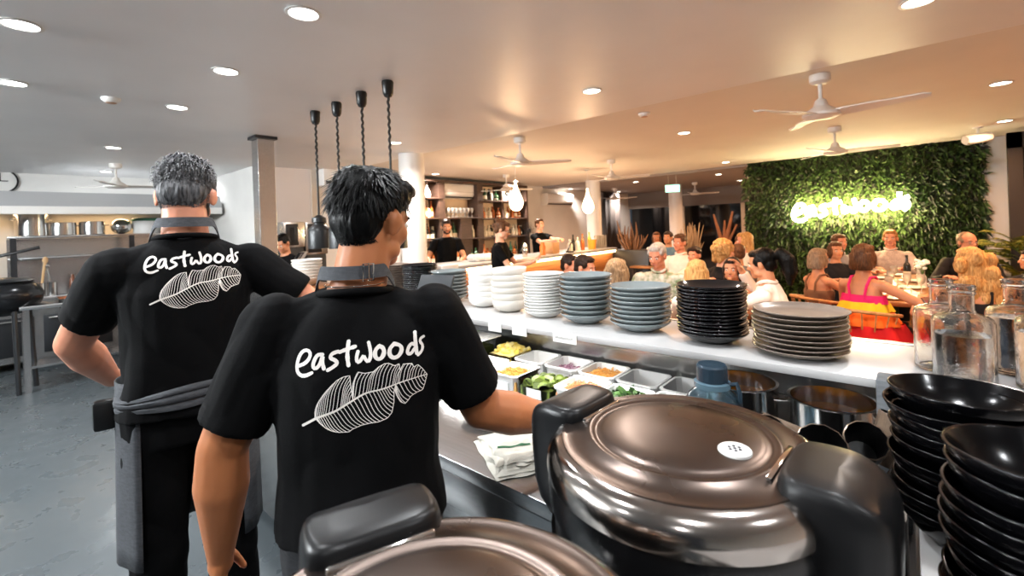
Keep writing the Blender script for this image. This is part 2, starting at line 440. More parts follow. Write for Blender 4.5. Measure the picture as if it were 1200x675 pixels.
def stack(name, kind_label, where, cat, group, m, prof, x, y, z, n, dz, jit=.002, tilt=0, mtop=None, seed=0, n_seg=48):
    rg = random.Random(seed)
    me = MB().lathe(prof, n_seg, caps=False).mesh(name)
    me.materials.append(m)
    me.polygons.foreach_set('use_smooth', [True] * len(me.polygons))
    for k in range(n):
        i = n - 1 - k
        o = bpy.data.objects.new(name, me); COL.objects.link(o)
        o.location = (x + rg.uniform(-jit, jit), y + rg.uniform(-jit, jit), z + k * dz)
        o.rotation_euler = (rg.uniform(-tilt, tilt), rg.uniform(-tilt, tilt), rg.uniform(0, 6))
        tag(o, '%s, %s of %s' % (kind_label, ORD[i], where), cat, group)
m_greyblue = mat('blue_grey_glaze', h(122, 130, 131), .16, var=.10, vscale=12, coat=.3)
m_brownplate = mat('brown_grey_glaze', h(124, 110, 99), .3, var=.12, vscale=20)
m_blackglaze = mat('black_glaze', h(16, 16, 18), .12, coat=.4)
m_whitechina = mat('white_china', h(238, 237, 233), .15, coat=.3)
m_cream = mat('cream_china', h(228, 222, 212), .25, var=.03, vscale=9)
m_blackbowl = mat('black_matte_bowl', h(4, 4, 5), .17, spec=.22)
stack('dinner_plate', 'brown-grey stoneware plate', 'the rightmost shelf stack', 'plate', 'brown-grey plates on the pass shelf', m_brownplate,
      plate_prof(.116, .024, .062), -.235, 1.468, SH + .001, 9, .0128, .003, .01, seed=1)
stack('coupe_bowl', 'glossy black coupe bowl', 'the tall shelf stack', 'bowl', 'black coupe bowls on the pass shelf', m_blackglaze,
      bowl_prof(.104, .036, .05), -.475, 1.49, SH + .001, 15, .0104, .002, .006, seed=2)
stack('pasta_bowl', 'blue-grey glazed pasta bowl', 'the stack beside black bowls', 'bowl', 'blue-grey pasta bowls on the pass shelf', m_greyblue,
      bowl_prof(.107, .036, .05), -.728, 1.52, SH + .001, 9, .0155, .0025, .008, seed=3)
stack('pasta_bowl', 'blue-grey glazed pasta bowl', 'the stack beside white plates', 'bowl', 'blue-grey pasta bowls on the pass shelf', m_greyblue,
      bowl_prof(.104, .040, .05), -.962, 1.535, SH + .001, 9, .0185, .002, .006, seed=4)
stack('side_plate', 'white china plate', 'the white plate stack', 'plate', 'white plates on the pass shelf', m_whitechina,
      plate_prof(.088, .030, .05), -1.178, 1.548, SH + .001, 14, .0118, .0025, .008, seed=5)
stack('cereal_bowl', 'cream deep bowl', 'the cream stack', 'bowl', 'cream bowls on the pass shelf', m_cream,
      deep_prof(.083, .055), -1.39, 1.56, SH + .001, 6, .0285, .004, .02, seed=6)
stack('cereal_bowl', 'white deep bowl', 'the stack beside cream bowls', 'bowl', 'white bowls on the pass shelf', m_whitechina,
      deep_prof(.080, .052), -1.585, 1.60, SH + .001, 6, .0255, .004, .015, seed=7)
stack('pasta_bowl', 'blue-grey glazed bowl', 'the stack behind the order screen', 'bowl', 'blue-grey bowls behind the order screen', m_greyblue,
      bowl_prof(.098, .036, .05), -1.86, 1.61, SH + .001, 8, .0185, .002, .006, seed=8)
stack('coupe_bowl', 'black ribbed bowl', 'the stack by the near cook\'s neck', 'bowl', 'black bowls beside the near cook', m_blackglaze,
      bowl_prof(.102, .036, .05), -2.10, 1.60, SH + .001, 16, .0105, .002, .006, seed=9)
stack('dinner_plate', 'brown-grey plate', 'the farthest shelf stack', 'plate', 'brown-grey plates behind the near cook', m_brownplate,
      plate_prof(.116, .024, .062), -2.36, 1.59, SH + .001, 14, .0125, .003, .006, seed=10)
# black bowls on the right counter
stack('ramen_bowl', 'black matte bowl', 'the nearer side-counter stack', 'bowl', 'black bowls in the nearer stack on the side counter', m_blackbowl,
      bowl_prof(.086, .062, .036), .106, .733, RC + .001, 11, .0205, .004, .03, seed=21)
stack('ramen_bowl', 'black matte bowl', 'the side-counter stack nearer the bottles', 'bowl', 'black bowls in the farther stack on the side counter', m_blackbowl,
      bowl_prof(.090, .062, .036), .055, 1.003, RC + .001, 10, .0205, .005, .04, seed=22)

# ---------------------------------------------------------------- glass bottles
m_glass = mat('clear_glass', (.97, .98, .98), .05, trans=1, ior=1.45, bump=.12, bscale=90)
m_water = mat('water', (.98, .99, 1), .0, trans=1, ior=1.33)
def make_bottle(label, x, y, fill):
    t = thing('water_bottle', label, 'bottle', (x, y, SH + .001), 0, 'clear glass water bottles')
    r = .052
    prof = [(0, .004), (r - .006, 0), (r, .006), (r, .136), (r - .003, .145), (r - .010, .150), (.030, .1535), (.0235, .157), (.0205, .164), (.0205, .196), (.0235, .198), (.0235, .203), (.021, .205), (.024, .207), (.024, .215), (.0225, .217)]
    inn = [(.0185, .217), (.0178, .196), (.0178, .164), (.0205, .156), (.028, .1505), (r - .012, .147), (r - .0065, .143), (r - .0035, .135), (r - .0035, .010), (r - .008, .006), (0, .008)]
    MB().lathe(prof + inn, 40, caps=False).build('bottle_glass', m_glass, t, 50)
    if fill:
        MB().lathe([(0, .0085), (r - .0088, .0068), (r - .0042, .0108), (r - .0042, fill), (0, fill)], 36).build('water', m_water, t, 60)
    return t
make_bottle('clear glass water bottle left in front, before the coupe glass', .085, 1.40, .11)
make_bottle('clear glass water bottle left behind, half covered by the front bottle', .055, 1.505, 0)
make_bottle('clear glass water bottle right behind, in front of the blond woman', .185, 1.56, .13)
make_bottle('clear glass water bottle at the right frame edge above the black bowls', .218, 1.44, .12)
# coupe glass behind the bottles
def lathe_thing(name, label, cat, prof, m, loc, n=32, group=None, smooth=50):
    o = MB().lathe(prof, n, caps=False).build(name, m, None, smooth, loc)
    return tag(o, label, cat, group)
lathe_thing('coupe_glass', 'clear flared glass standing behind the two left water bottles', 'glass',
            [(0, 0), (.032, 0), (.032, .003), (.006, .008), (.004, .05), (.012, .09), (.03, .115), (.05, .15), (.0485, .15), (.028, .117), (.010, .093), (0, .09)], m_glass, (.07, 1.63, SH + .001))

# ---------------------------------------------------------------- rice cookers
m_lid = mat('lid_chrome', h(92, 81, 75), .29, 1, rvar=.09, var=.07, vscale=9, bump=.012, bscale=30)
m_lidrim = mat('lid_rim_chrome', h(170, 162, 156), .14, 1, rvar=.04)
m_chrome = mat('chrome', h(215, 212, 208), .08, 1)
m_handle = mat('handle_black', h(15, 15, 16), .36, rvar=.08, spec=.3)
m_vent = mat('vent_white', h(226, 224, 220), .4)
m_body = mat('cooker_black', h(13, 13, 14), .22, rvar=.05)
def make_cooker(label, x, y, ang):
    t = thing('rice_cooker', label, 'rice cooker', (x, y, CT + .001), ang, 'large commercial rice cookers')
    r = .187; zo = .054
    MB().lathe([(0, 0), (r - .035, 0), (r - .03, .006), (r - .012, .02), (r - .004, .06), (r - .002, .235 + zo), (0, .235 + zo)], 64).build('body', m_body, t, 40)
    MB().lathe([(r - .004, .225), (r + .003, .229), (r + .003, .237), (r - .004, .241)], 64, caps=False).build('body_band', m_chrome, t, 40)
    MB().lathe([(r - .004, .277), (r + .004, .280), (r + .005, .306), (r + .001, .318), (r - .006, .320)], 64, caps=False).build('rim_band', m_body, t, 40)
    MB().lathe([(a_, z_ + zo) for a_, z_ in [(r - .004, .264), (r + .005, .266), (r + .0065, .278), (r + .004, .292), (r - .004, .304), (r - .012, .3095), (r - .018, .311)]], 96, caps=False).build('lid_rim', m_lidrim, t, 60)
    MB().lathe([(a_, z_ + zo) for a_, z_ in [(r - .017, .310), (r - .018, .3125), (r - .023, .3125), (r - .026, .3118),
                      (r - .052, .3160), (r - .056, .3190), (r - .060, .3200), (r - .065, .3180), (r - .070, .3172), (r - .076, .3202), (r - .082, .3222), (r - .12, .324), (0, .326)]], 96, caps=False).build('lid', m_lid, t, 60)
    # side handles: big moulded blocks, hinge side and latch side
    for s_, nm in ((1, 'side_handle'), (-1, 'side_handle')):
        tm = bmesh.new(); nn = 44
        lv = []; c0, ra, rb = r + .004, .056, .071
        for z, k in ((.19, .66), (.215, .84), (.25, .95), (.30, .99), (.340, 1.0), (.362, .995), (.372, .98), (.379, .95), (.384, .90), (.386, .82), (.387, .5), (.387, .01)):
            row = []
            for q in range(nn):
                a = 2 * PI * q / nn; ca, sa = math.cos(a), math.sin(a); m_ = (abs(ca) ** 4.5 + abs(sa) ** 4.5) ** (-1 / 4.5)
                px_ = c0 + ra * ca * m_ * k; py_ = rb * sa * m_ * k * (1 - .10 * max(0, ca * m_))
                dz = max(0, px_ - r - .01) if z > .30 else 0
                row.append(tm.verts.new((px_ * s_, py_ * s_, z - dz * .20 - dz * dz * 6)))
            lv.append(row)
        for a, b in zip(lv, lv[1:]):
            for i in range(nn): tm.faces.new((a[i], a[(i+1) % nn], b[(i+1) % nn], b[i]))
        tm.faces.new(lv[0][::-1]); tm.faces.new(lv[-1])
        hb = MB().merge(tm).build(nm, m_handle, t, 70)
        MB().box(min(s_ * (r - .060), s_ * (r - .053)), max(s_ * (r - .060), s_ * (r - .053)), -.052, .052, .366, .375, .002).build('hinge_strip', m_chrome, hb)
    # vent disc
    v = MB().lathe([(0, .3355), (.019, .3355), (.0205, .334), (.0205, .325)], 32, (.082, -.016, .0)).build('steam_vent', m_vent, t, 40)
    v.location.z = zo - .0085
    hm = MB()
    for k in range(6):
        a = PI / 3 * k
        hm.lathe([(0, .3362), (.0022, .3362), (.0022, .333)], 10, (.082 + .0068 * math.cos(a), -.016 + .0068 * math.sin(a), 0))
    hm.lathe([(0, .3362), (.0022, .3362), (.0022, .333)], 10, (.082, -.016, 0))
    hm.build('vent_hole', m_ink, v)
    MB().box(-.05, .05, -r - .012, -r + .008, .05, .17, .004).build('control_panel', m_darksteel, t)
    return t
make_cooker('rice cooker with a fully visible brown-tinted lid and white vent, beside black bowls', -.259, .651, R(-3))
make_cooker('rice cooker cut off by the bottom edge, its lid handle beside the near cook', -.268, .198, R(-20))

# ---------------------------------------------------------------- food containers
m_clear = mat('clear_plastic', (.95, .96, .96), .22, trans=.55, ior=1.25)
m_milky = mat('milky_plastic', h(236, 237, 236), .3, trans=.12, ior=1.2)
m_see = mat('see_through_plastic', (.98, .99, .99), .06, trans=1, ior=1.08)
def tub_mb(wx, wy, hh, th=.003, taper=.90, lip=.006):
    mb = MB()
    def ring(k, z, ex=0):
        x, y = wx / 2 * k + ex, wy / 2 * k + ex; c = .016
        return [(-x, -y + c, z), (-x + c, -y, z), (x - c, -y, z), (x, -y + c, z), (x, y - c, z), (x - c, y, z), (-x + c, y, z), (-x, y - c, z)]
    rings = [ring(taper, 0), ring(.97, hh - .008), ring(.97, hh - .006, lip), ring(.97, hh, lip), ring(.97, hh, -th), ring(taper, th, -th)]
    vs = [p for r_ in rings for p in r_]; fs = []
    for i in range(len(rings) - 1):
        for k in range(8):
            k2 = (k + 1) % 8
            fs.append((i*8+k, i*8+k2, (i+1)*8+k2, (i+1)*8+k))
    fs += [tuple(range(8))[::-1], tuple(range(40, 48))]
    return mb.add(vs, fs)
def food_bits(kind, wx, wy, z, n, seed, size, hump=.014):
    mb = MB(); rg = random.Random(seed)
    g = 10; vs = []; fs = []
    for i in range(g + 1):
        for j in range(g + 1):
            u, v = i / g * 2 - 1, j / g * 2 - 1
            vs.append((u * wx / 2, v * wy / 2, z + hump * (1 - u * u) * (1 - v * v) + rg.uniform(-.002, .002)))
    for i in range(g):
        for j in range(g):
            a = i * (g + 1) + j; fs.append((a, a + g + 1, a + g + 2, a + 1))
    k = len(vs)
    vs += [(-wx/2, -wy/2, .004), (wx/2, -wy/2, .004), (wx/2, wy/2, .004), (-wx/2, wy/2, .004)]
    c = [0, g * (g + 1), g * (g + 1) + g, g]
    edge = [[i * (g + 1) for i in range(g + 1)], [g * (g + 1) + j for j in range(g + 1)], [i * (g + 1) + g for i in range(g, -1, -1)], list(range(g, -1, -1))]
    base = [k, k + 1, k + 2, k + 3]
    for s_, e in enumerate(edge):
        fs.append(tuple(e[::-1] + [base[s_], base[(s_ + 1) % 4]]))
    mb.add(vs, fs)
    for q in range(n):
        u, v = rg.uniform(-.88, .88), rg.uniform(-.88, .88)
        p = V((u * wx / 2, v * wy / 2, z + hump * (1 - u * u) * (1 - v * v) + rg.uniform(0, .004)))
        a = rg.uniform(0, 2 * PI); e = rg.uniform(-.5, .6); d_ = V((math.cos(a) * math.cos(e), math.sin(a) * math.cos(e), math.sin(e)))
        s_ = size * rg.uniform(.6, 1.3)
        if kind == 'strand':
            q1 = p + d_ * s_ + V((0, 0, .003)); q2 = q1 + V((math.cos(a + 1), math.sin(a + 1), -.3)) * s_
            mb.tube([p, q1, q2], s_ * .16, 4)
        elif kind == 'chunk':
            mt = Matrix.Translation(p) @ Euler((e, rg.uniform(-.6, .6), a)).to_matrix().to_4x4()
            mb.box(-s_, s_, -s_ * .6, s_ * .6, -s_ * .35, s_ * .35, s_ * .2, mt)
        elif kind == 'slice':
            mt = Matrix.Translation(p) @ Euler((rg.uniform(-.8, .8), rg.uniform(-.8, .8), a)).to_matrix().to_4x4()
            mb.lathe([(0, -.0012), (s_, -.0012), (s_, .0012), (0, .0012)], 14, mtx=mt)
        else:  # leaf
            b = p + d_ * s_ * 2.2 + V((0, 0, s_ * .5)); sd = d_.cross(V((0, 0, 1))).normalized() * s_ * .7
            m1 = (p + b) / 2 + V((0, 0, s_ * .4))
            mb.add([p, m1 + sd, b, m1 - sd], [(0, 1, 2, 3)])
    return mb
def tub(label, x, y, food=None, fname='food', fm=None, n=120, seed=0, size=.007, kind='strand', m=None, wx=.155, wy=.165, hh=.09, level=.06, tagged=False, rz=0, hump=.014):
    t = thing('food_container', label, 'food container', (x, y, CT + .001), rz, 'plastic containers of ingredients')
    tub_mb(wx, wy, hh).build('tub', m or m_milky, t, 40)
    if fm: food_bits(kind, wx * .90, wy * .90, level, n, seed, size, hump).build(fname, fm, t, 40)
    if tagged: MB().box(-.035, .035, -wy / 2 * .97 - .0015, -wy / 2 * .95, .025, .06).build('sticker', m_paper, t, 0)
    return t
f_noodle = mat('orange_shreds', h(206, 122, 42), .5, col2=h(228, 176, 100), vscale=60, island=.8)
f_pickle = mat('green_slices', h(118, 138, 58), .35, col2=h(70, 84, 26), vscale=40, island=.8)
f_pink = mat('pink_shreds', h(204, 108, 60), .5, col2=h(226, 168, 124), vscale=60, island=.8)
f_yellow = mat('yellow_shreds', h(222, 146, 50), .5, col2=h(226, 184, 110), vscale=60, island=.8)
f_onion = mat('red_onion', h(206, 178, 192), .4, col2=h(140, 80, 112), vscale=30, island=.9)
f_lemon = mat('lemon', h(232, 205, 92), .4, col2=h(240, 224, 150), vscale=40, island=.8)
f_white = mat('white_crumble', h(240, 238, 230), .6, var=.03)
f_herb = mat('herb_green', h(62, 96, 40), .5, col2=h(34, 60, 24), vscale=30, island=.9)
f_salad = mat('pale_salad', h(132, 148, 70), .5, col2=h(70, 96, 38), vscale=30, island=.9)
tub('white tub heaped with orange shreds at the near cook\'s elbow', -1.255, 1.425, True, 'orange_shreds', f_noodle, 170, 1, .009, tagged=True, level=.066)
tub('tub of green pickle slices in liquid, front row', -1.095, 1.43, True, 'pickle_slices', f_pickle, 60, 2, .017, 'slice', m=m_see, tagged=True, hump=.016)
tub('tub of pinkish orange shreds in front of the cooker handle', -.925, 1.43, True, 'pink_shreds', f_pink, 170, 3, .009, level=.068)
tub('tub of dark green herbs by the cooker handle', -.755, 1.43, True, 'herb_leaves', f_herb, 130, 4, .013, 'leaf', level=.062, hump=.02)
tub('tub of green sprigs just behind the cooker lid', -.59, 1.45, True, 'herb_sprigs', f_herb, 50, 5, .012, 'leaf', level=.04)
tub('tub of yellow shreds in the back row', -.945, 1.625, True, 'yellow_shreds', f_yellow, 170, 6, .009, level=.064)
tub('tub of sliced red onion in the back row', -1.115, 1.625, True, 'onion_slices', f_onion, 110, 7, .012, 'strand', level=.05)
tub('empty pale tub between the yellow chunks and the red onion', -1.285, 1.625, m=m_milky)
tub('empty clear tub right of the yellow shreds', -.775, 1.625, m=m_clear)
tub('empty clear tub nearest the blue water jug', -.605, 1.63, m=m_clear)
tub('clear tub of yellow pineapple chunks by the lidded salad box', -1.455, 1.625, True, 'fruit_chunks', f_lemon, 36, 8, .018, 'chunk', m=m_see, level=.085, hump=.03)
tub('white tub of crumbled white cheese beside the near cook\'s sleeve', -1.43, 1.43, True, 'white_crumble', f_white, 90, 9, .010, 'chunk', level=.075)
# lidded salad box
t = thing('salad_box', 'large clear lidded box of green salad under the cream bowls', 'food container', (-1.67, 1.50, CT + .001))
tub_mb(.30, .24, .15).build('tub', m_see, t, 40)
food_bits('leaf', .26, .20, .115, 300, 11, .022, .03).build('salad_leaves', f_salad, t, 40)
MB().box(-.16, .16, -.13, .13, .152, .160, .003).box(-.14, .14, -.11, .11, .160, .166, .003).build('lid', m_milky, t)
# clear jug on the lid
t = thing('measuring_jug', 'clear plastic jug with a handle on the salad box lid', 'jug', (-1.63, 1.47, CT + .168))
MB().lathe([(0, .002), (.040, 0), (.052, .12), (.056, .125), (.050, .122), (.038, .005), (0, .006)], 28, caps=False).build('jug_body', m_clear, t, 50)
MB().tube([(.048, 0, .11), (.075, 0, .108), (.085, 0, .085), (.078, 0, .05), (.045, 0, .03)], .005, 8).build('handle', m_milky, t)
# order screen
t = thing('order_screen', 'dark order screen tilted back, between the near cook and the white bowls', 'screen', (-1.80, 1.43, SH + .001), R(12))
mt = Matrix.Translation((0, 0, .02)) @ Matrix.Rotation(R(-28), 4, 'X')
MB().box(-.105, .105, -.008, .008, 0, .15, .006, mt).build('display', mat('screen_shell', h(34, 37, 40), .45, spec=.3), t)
MB().box(-.05, .05, -.02, .06, 0, .012, .003).box(-.02, .02, .02, .04, .01, .07, .003).build('stand', m_whitepaint, t)
# blue jug
m_blue = mat('blue_plastic', h(186, 210, 222), .06, trans=1, ior=1.35)
t = thing('water_jug', 'translucent blue round water jug with a handled cap behind the cooker lid', 'jug', (-.398, 1.235, CT + .001))
jp = [(0, .004), (.066, 0), (.074, .01), (.076, .03), (.072, .045), (.076, .06), (.076, .13), (.072, .145), (.076, .16), (.076, .18), (.070, .205), (.055, .228), (.038, .242), (.033, .25), (.033, .275)]
MB().lathe(jp + [(max(0, a - .003), b + (.003 if b < .2 else 0)) for a, b in jp[::-1]], 40, caps=False).build('jug_body', m_blue, t, 60)
MB().lathe([(.034, .262), (.038, .262), (.038, .298), (.034, .303), (0, .304)], 32).build('cap', mat('blue_cap', h(52, 70, 84), .2, trans=.35), t)
MB().lathe([(.0345, .243), (.045, .245), (.045, .258), (.0345, .26)], 32, caps=False).build('collar', mat('blue_collar', h(112, 142, 158), .2, trans=.4), t, 50)
MB().tube([(.036, 0, .255), (.06, 0, .262), (.066, 0, .24), (.066, 0, .215)], .006, 8).build('handle', MATS['blue_cap'], t)
# soup pots in the well
m_soup = mat('orange_soup', h(255, 150, 24), .25, var=.2, vscale=12)
def soup_pot(label, x, y, r, hh):
    t = thing('soup_pot', label, 'pot', (x, y, CT + .001), 0, 'steel pots of orange soup')
    MB().lathe([(0, 0), (r - .008, 0), (r, .008), (r, hh - .004), (r + .005, hh), (r - .003, hh), (r - .003, .008), (0, .005)], 48, caps=False).build('pot_wall', m_steel2, t, 40)
    MB().lathe([(0, hh - .045), (r - .0035, hh - .045), (r - .0035, .01), (0, .01)], 48, caps=False).build('soup', m_soup, t, 40)
    MB().tube([(r - .003, -.02, hh - .03), (r + .025, -.018, hh - .027), (r + .025, .018, hh - .027), (r - .003, .02, hh - .03)], .005, 8).build('pot_handle', m_chrome, t)
    return t
soup_pot('steel pot of orange soup nearest the grey block', -.165, 1.46, .098, .195)
soup_pot('steel pot of orange soup behind the blue water jug', -.395, 1.475, .098, .195)
# caddy of dark patterned tumblers lying on their sides
m_tumbler = mat('dark_tumbler', h(58, 48, 42), .22, col2=h(150, 128, 108), vscale=26, vstretch=(1, 1, .35), detail=8, metal=.35)
m_bowlin = mat('tumbler_inside', h(14, 13, 13), .3)
t = thing('tumbler_caddy', 'dark caddy holding patterned tumblers, behind the cooker handle', 'caddy', (-.155, 1.02, CT + .001))
MB().box(-.14, .14, -.13, .13, 0, .006).box(-.14, .14, -.13, -.124, 0, .16).box(-.14, .14, .124, .13, 0, .16).box(-.14, -.134, -.13, .13, 0, .16).box(.134, .14, -.13, .13, 0, .16).build('box', m_black, t, 0)
def tumbler(label, p, d_, r=.036, L=.10):
    d_ = V(d_).normalized()
    q = V((0, 0, 1)).rotation_difference(d_).to_matrix().to_4x4()
    t = thing('tumbler', label, 'tumbler', p, 0, 'dark patterned tumblers in the caddy')
    MB().lathe([(0, 0), (r * .74, 0), (r * .78, .004), (r, L), (r - .002, L + .001)], 12, mtx=q, caps=False).build('tumbler_wall', m_tumbler, t, 20)
    MB().lathe([(r - .002, L + .001), (r * .72, .008), (0, .008)], 24, mtx=q, caps=False).build('tumbler_inside', m_bowlin, t, 60)
    return t
dv = (.15, -.72, .62)
tumbler('dark patterned tumbler lying mouth forward, largest open mouth in the caddy', (-.145, 1.06, CT + .195), dv, .043)
tumbler('dark patterned tumbler lying in the caddy next to the cooker lid', (-.235, 1.07, CT + .195), dv, .036)
tumbler('dark patterned tumbler half hidden behind the largest mouth', (-.085, 1.14, CT + .195), dv, .036)
tumbler('dark patterned tumbler lying crosswise under the soup pot', (-.17, 1.15, CT + .19), (-.9, -.3, .25), .034)
tumbler('dark patterned tumbler standing by the grey block', (-.055, 1.19, CT + .17), (.3, .2, .9), .034)
# bowl of orange sauce and folded towel on the steel counter
t = thing('sauce_bowl', 'shallow bowl of orange curry under the near cook\'s arm', 'bowl', (-1.17, 1.155, CT + .001))
MB().lathe(bowl_prof(.085, .05, .04), 40, caps=False).build('bowl', mat('stone_bowl', h(112, 96, 84), .35, var=.1), t, 60)
MB().lathe([(0, .041), (.055, .040), (.0755, .037)], 32, caps=False).build('curry', mat('curry', h(232, 150, 48), .3, var=.12, vscale=30), t, 60)
rg = random.Random(5)
def towel(name, cx, cy, rot, lx, ly, z0, layers, seed):
    mb = MB(); g = 26; vs = []; fs = []
    for s_ in (1, -1):
        for i in range(g + 1):
            for j in range(g + 1):
                u, v = i / g, j / g
                e = min(u, 1 - u, v, 1 - v); th = layers * min(1, (e * 14) ** .5)
                w_ = noise.noise(V((u * 3 + seed, v * 2.5, seed))) * .006 + noise.noise(V((u * 8, v * 5 + seed, 3))) * .003
                x = (u - .5) * lx + noise.noise(V((v * 3, seed, 1))) * .02; y = (v - .5) * ly + noise.noise(V((u * 3, seed, 5))) * .02
                vs.append((x, y, max(.001, z0 + (th + w_ * (1 if th > .004 else .3)) * (1 if s_ > 0 else 0) + .001)))
    n1 = (g + 1) ** 2
    for i in range(g):
        for j in range(g):
            a = i * (g + 1) + j
            fs.append((a, a + g + 1, a + g + 2, a + 1)); fs.append((n1 + a, n1 + a + 1, n1 + a + g + 2, n1 + a + g + 1))
    mb.add(vs, fs); return mb
m_towel = mat('towel_cloth', h(196, 193, 182), .9, var=.05, vscale=14, bump=.25, bscale=220)
tb = towel('t', 0, 0, 0, .25, .17, 0, .009, 1)
for k, (lx, ly, ox, oy, z0) in enumerate(((.24, .16, .004, .006, .0085), (.235, .155, -.004, .010, .0165), (.15, .15, .035, .006, .0245), (.145, .14, .038, .012, .032))):
    q = towel('t', 0, 0, 0, lx, ly, 0, .009, 2 + k)
    q.bm.transform(Matrix.Translation((ox, oy, z0)) @ Matrix.Rotation(R((-3, 4, -6, 2)[k]), 4, 'Z'))
    tb.merge(q.bm)
tw = tb.build('kitchen_towel', m_towel, None, 60, (-.915, 1.01, CT + .001), R(-30))
tag(tw, 'folded off-white kitchen towel with a green stripe on the steel counter edge', 'towel')
def drape(o, pts2, width, up, m, name, off=.0012):
    bv = BVHTree.FromPolygons([v.co for v in o.data.vertices], [p.vertices for p in o.data.polygons])
    vs = []; fs = []
    for i, p in enumerate(pts2):
        a = V(pts2[max(0, i - 1)]); b = V(pts2[min(len(pts2) - 1, i + 1)]); d_ = (b - a).normalized(); nn = V((-d_.y, d_.x))
        for s_ in (-1, 0, 1):
            q = V(p) + nn * (s_ * width / 2)
            hit = bv.ray_cast(V((q.x, q.y, 1)), V((0, 0, -1)))[0]
            vs.append((q.x, q.y, (hit.z if hit else 0) + off))
    for i in range(len(pts2) - 1):
        for k in range(2): fs.append((i*3+k, i*3+k+1, i*3+3+k+1, i*3+3+k))
    return MB().add(vs, fs).build(name, m, o, 60)
drape(tw, [(.03 + .0012 * i, -.05 + .008 * i) for i in range(13)], .012, 1, mat('stripe_green', h(46, 96, 62), .8), 'green_stripe')
# ---------------------------------------------------------------- far kitchen along the left wall
WX = -9.35
m_hood = mat('hood_grey', h(176, 177, 178), .4, .2)
yA, yB = -3.6, 2.45
t = thing('exhaust_hood', 'long pale exhaust hood over the cooking range along the kitchen wall', 'hood', (0, 0, 0))
zt = at_X(60, 226, -8.5).z; zb = at_X(60, 242, -8.3).z
MB().add([(WX, yA, zb), (-8.25, yA, zb), (-8.35, yA, zt), (WX, yA, zt), (WX, yB, zb), (-8.25, yB, zb), (-8.35, yB, zt), (WX, yB, zt)],
         [(0, 1, 2, 3), (7, 6, 5, 4), (1, 5, 6, 2), (3, 2, 6, 7), (0, 4, 5, 1)]).build('canopy', m_hood, t, 0)
MB().box(-8.29, -8.23, yA, yB, zb - .10, zb, .004).build('drip_rail', m_whitepaint, t)
m_tube = mat('warm_tube', (1, .8, .5), emit=(1, .72, .42), estr=4)
for k, y in enumerate((-1.7, -.3, 1.1)):
    lt = thing('hood_lamp', 'warm lamp tube under the exhaust hood, %s' % ('by the clock', 'over the tall stockpot', 'nearest the grey-haired cook')[k], 'lamp', (-9.1, y, zb - .03), 0, 'lamps under the hood')
    MB().box(-.05, .05, -.5, .5, 0, .03).build('housing', m_whitepaint, lt, 0)
    MB().tube([(0, -.48, -.015), (0, .48, -.015)], .013, 10).build('tube', m_tube, lt)
    l = bpy.data.lights.new('lamp_light', 'AREA'); l.shape = 'RECTANGLE'; l.size = .05; l.size_y = .9; l.energy = 4; l.color = (1, .68, .38)
    lo = bpy.data.objects.new('lamp_light', l); COL.objects.link(lo); lo.parent = lt; lo.location = (0, 0, -.04)
# clock
pc = at_X(0, 212, WX)
t = thing('wall_clock', 'round wall clock with a dark rim at the left frame edge', 'clock', (WX + .001, pc.y, pc.z))
mt = Matrix.Rotation(R(90), 4, 'Y')
MB().lathe([(.155, 0), (.175, 0), (.175, .03), (.155, .03)], 40, mtx=mt, caps=False).build('rim', m_black, t, 40)
MB().lathe([(0, .01), (.156, .01)], 40, mtx=mt, caps=False).build('face', m_whitepaint, t, 0)
MB().box(.014, .018, -.006, .006, 0, .11).box(.014, .018, 0, .075, -.006, .006).build('hands', m_black, t, 0)
# cooking range with shelves
zs1 = at_X(70, 276, -8.85).z; zs2 = at_X(70, 300, -8.85).z
y0 = at_X(8, 276, -8.85).y; y1 = 2.0
t = thing('rack_shelf', 'steel two-tier rack over the range carrying the stockpots', 'shelf', (0, 0, 0))
MB().box(-9.2, -8.75, y0, y1, zs1 - .03, zs1, .004).build('shelf', m_steel, t)
MB().box(-9.2, -8.8, y0, y1, zs2 - .03, zs2, .004).build('shelf', m_steel, t)
for y in (y0 + .05, y0 + 1.25, y1 - .05):
    MB().box(-8.82, -8.77, y - .03, y + .03, .92, zs1 - .03).build('post', m_darksteel, t, 0)
MB().box(-9.3, -9.26, y0, y1, .92, zs1 - .034).build('back_sheet', m_steel, t, 0)
t = thing('cooking_range', 'steel cooking range with dark oven fronts under the pot rack', 'range', (0, 0, 0))
MB().box(-9.3, -8.4, y0 - .6, y1, .84, .92, .006).build('top', m_steel, t)
MB().box(-9.25, -8.45, y0 - .55, y1 - .05, .12, .83).build('body', m_steel, t, 0)
for k in range(3):
    yy = y0 - .5 + k * .75
    d = MB().box(-8.455, -8.43, yy + .03, yy + .7, .2, .68, .004).build('oven_door', m_darksteel, t)
    MB().tube([(-8.40, yy + .08, .64), (-8.40, yy + .65, .64)], .012, 8).build('handle', m_steel2, d)
    MB().lathe([(0, 0), (.025, 0), (.02, .03), (0, .03)], 16, (0, 0, 0), Matrix.Translation((-8.45, yy + .2, .76)) @ Matrix.Rotation(R(90), 4, 'Y')).build('knob', m_black, t)
def pot(label, px, r, hh, z, x=-8.97):
    p = at_X(px, 270, x)
    t = thing('stockpot', label, 'pot', (x, p.y, z + .001), 0, 'steel stockpots on the rack')
    MB().lathe([(0, 0), (r - .006, 0), (r, .006), (r, hh), (r + .006, hh + .004), (r - .004, hh + .004), (r - .004, .01), (0, .008)], 36, caps=False).build('pot_wall', m_steel2, t, 40)
    for s_ in (-1, 1):
        MB().tube([(.03, s_ * r, hh * .72), (.03, s_ * (r + .035), hh * .74), (-.03, s_ * (r + .035), hh * .74), (-.03, s_ * r, hh * .72)], .007, 8).build('pot_handle', m_chrome, t)
pot('tall steel stockpot, leftmost on the rack', 37, .165, .31, zs1)
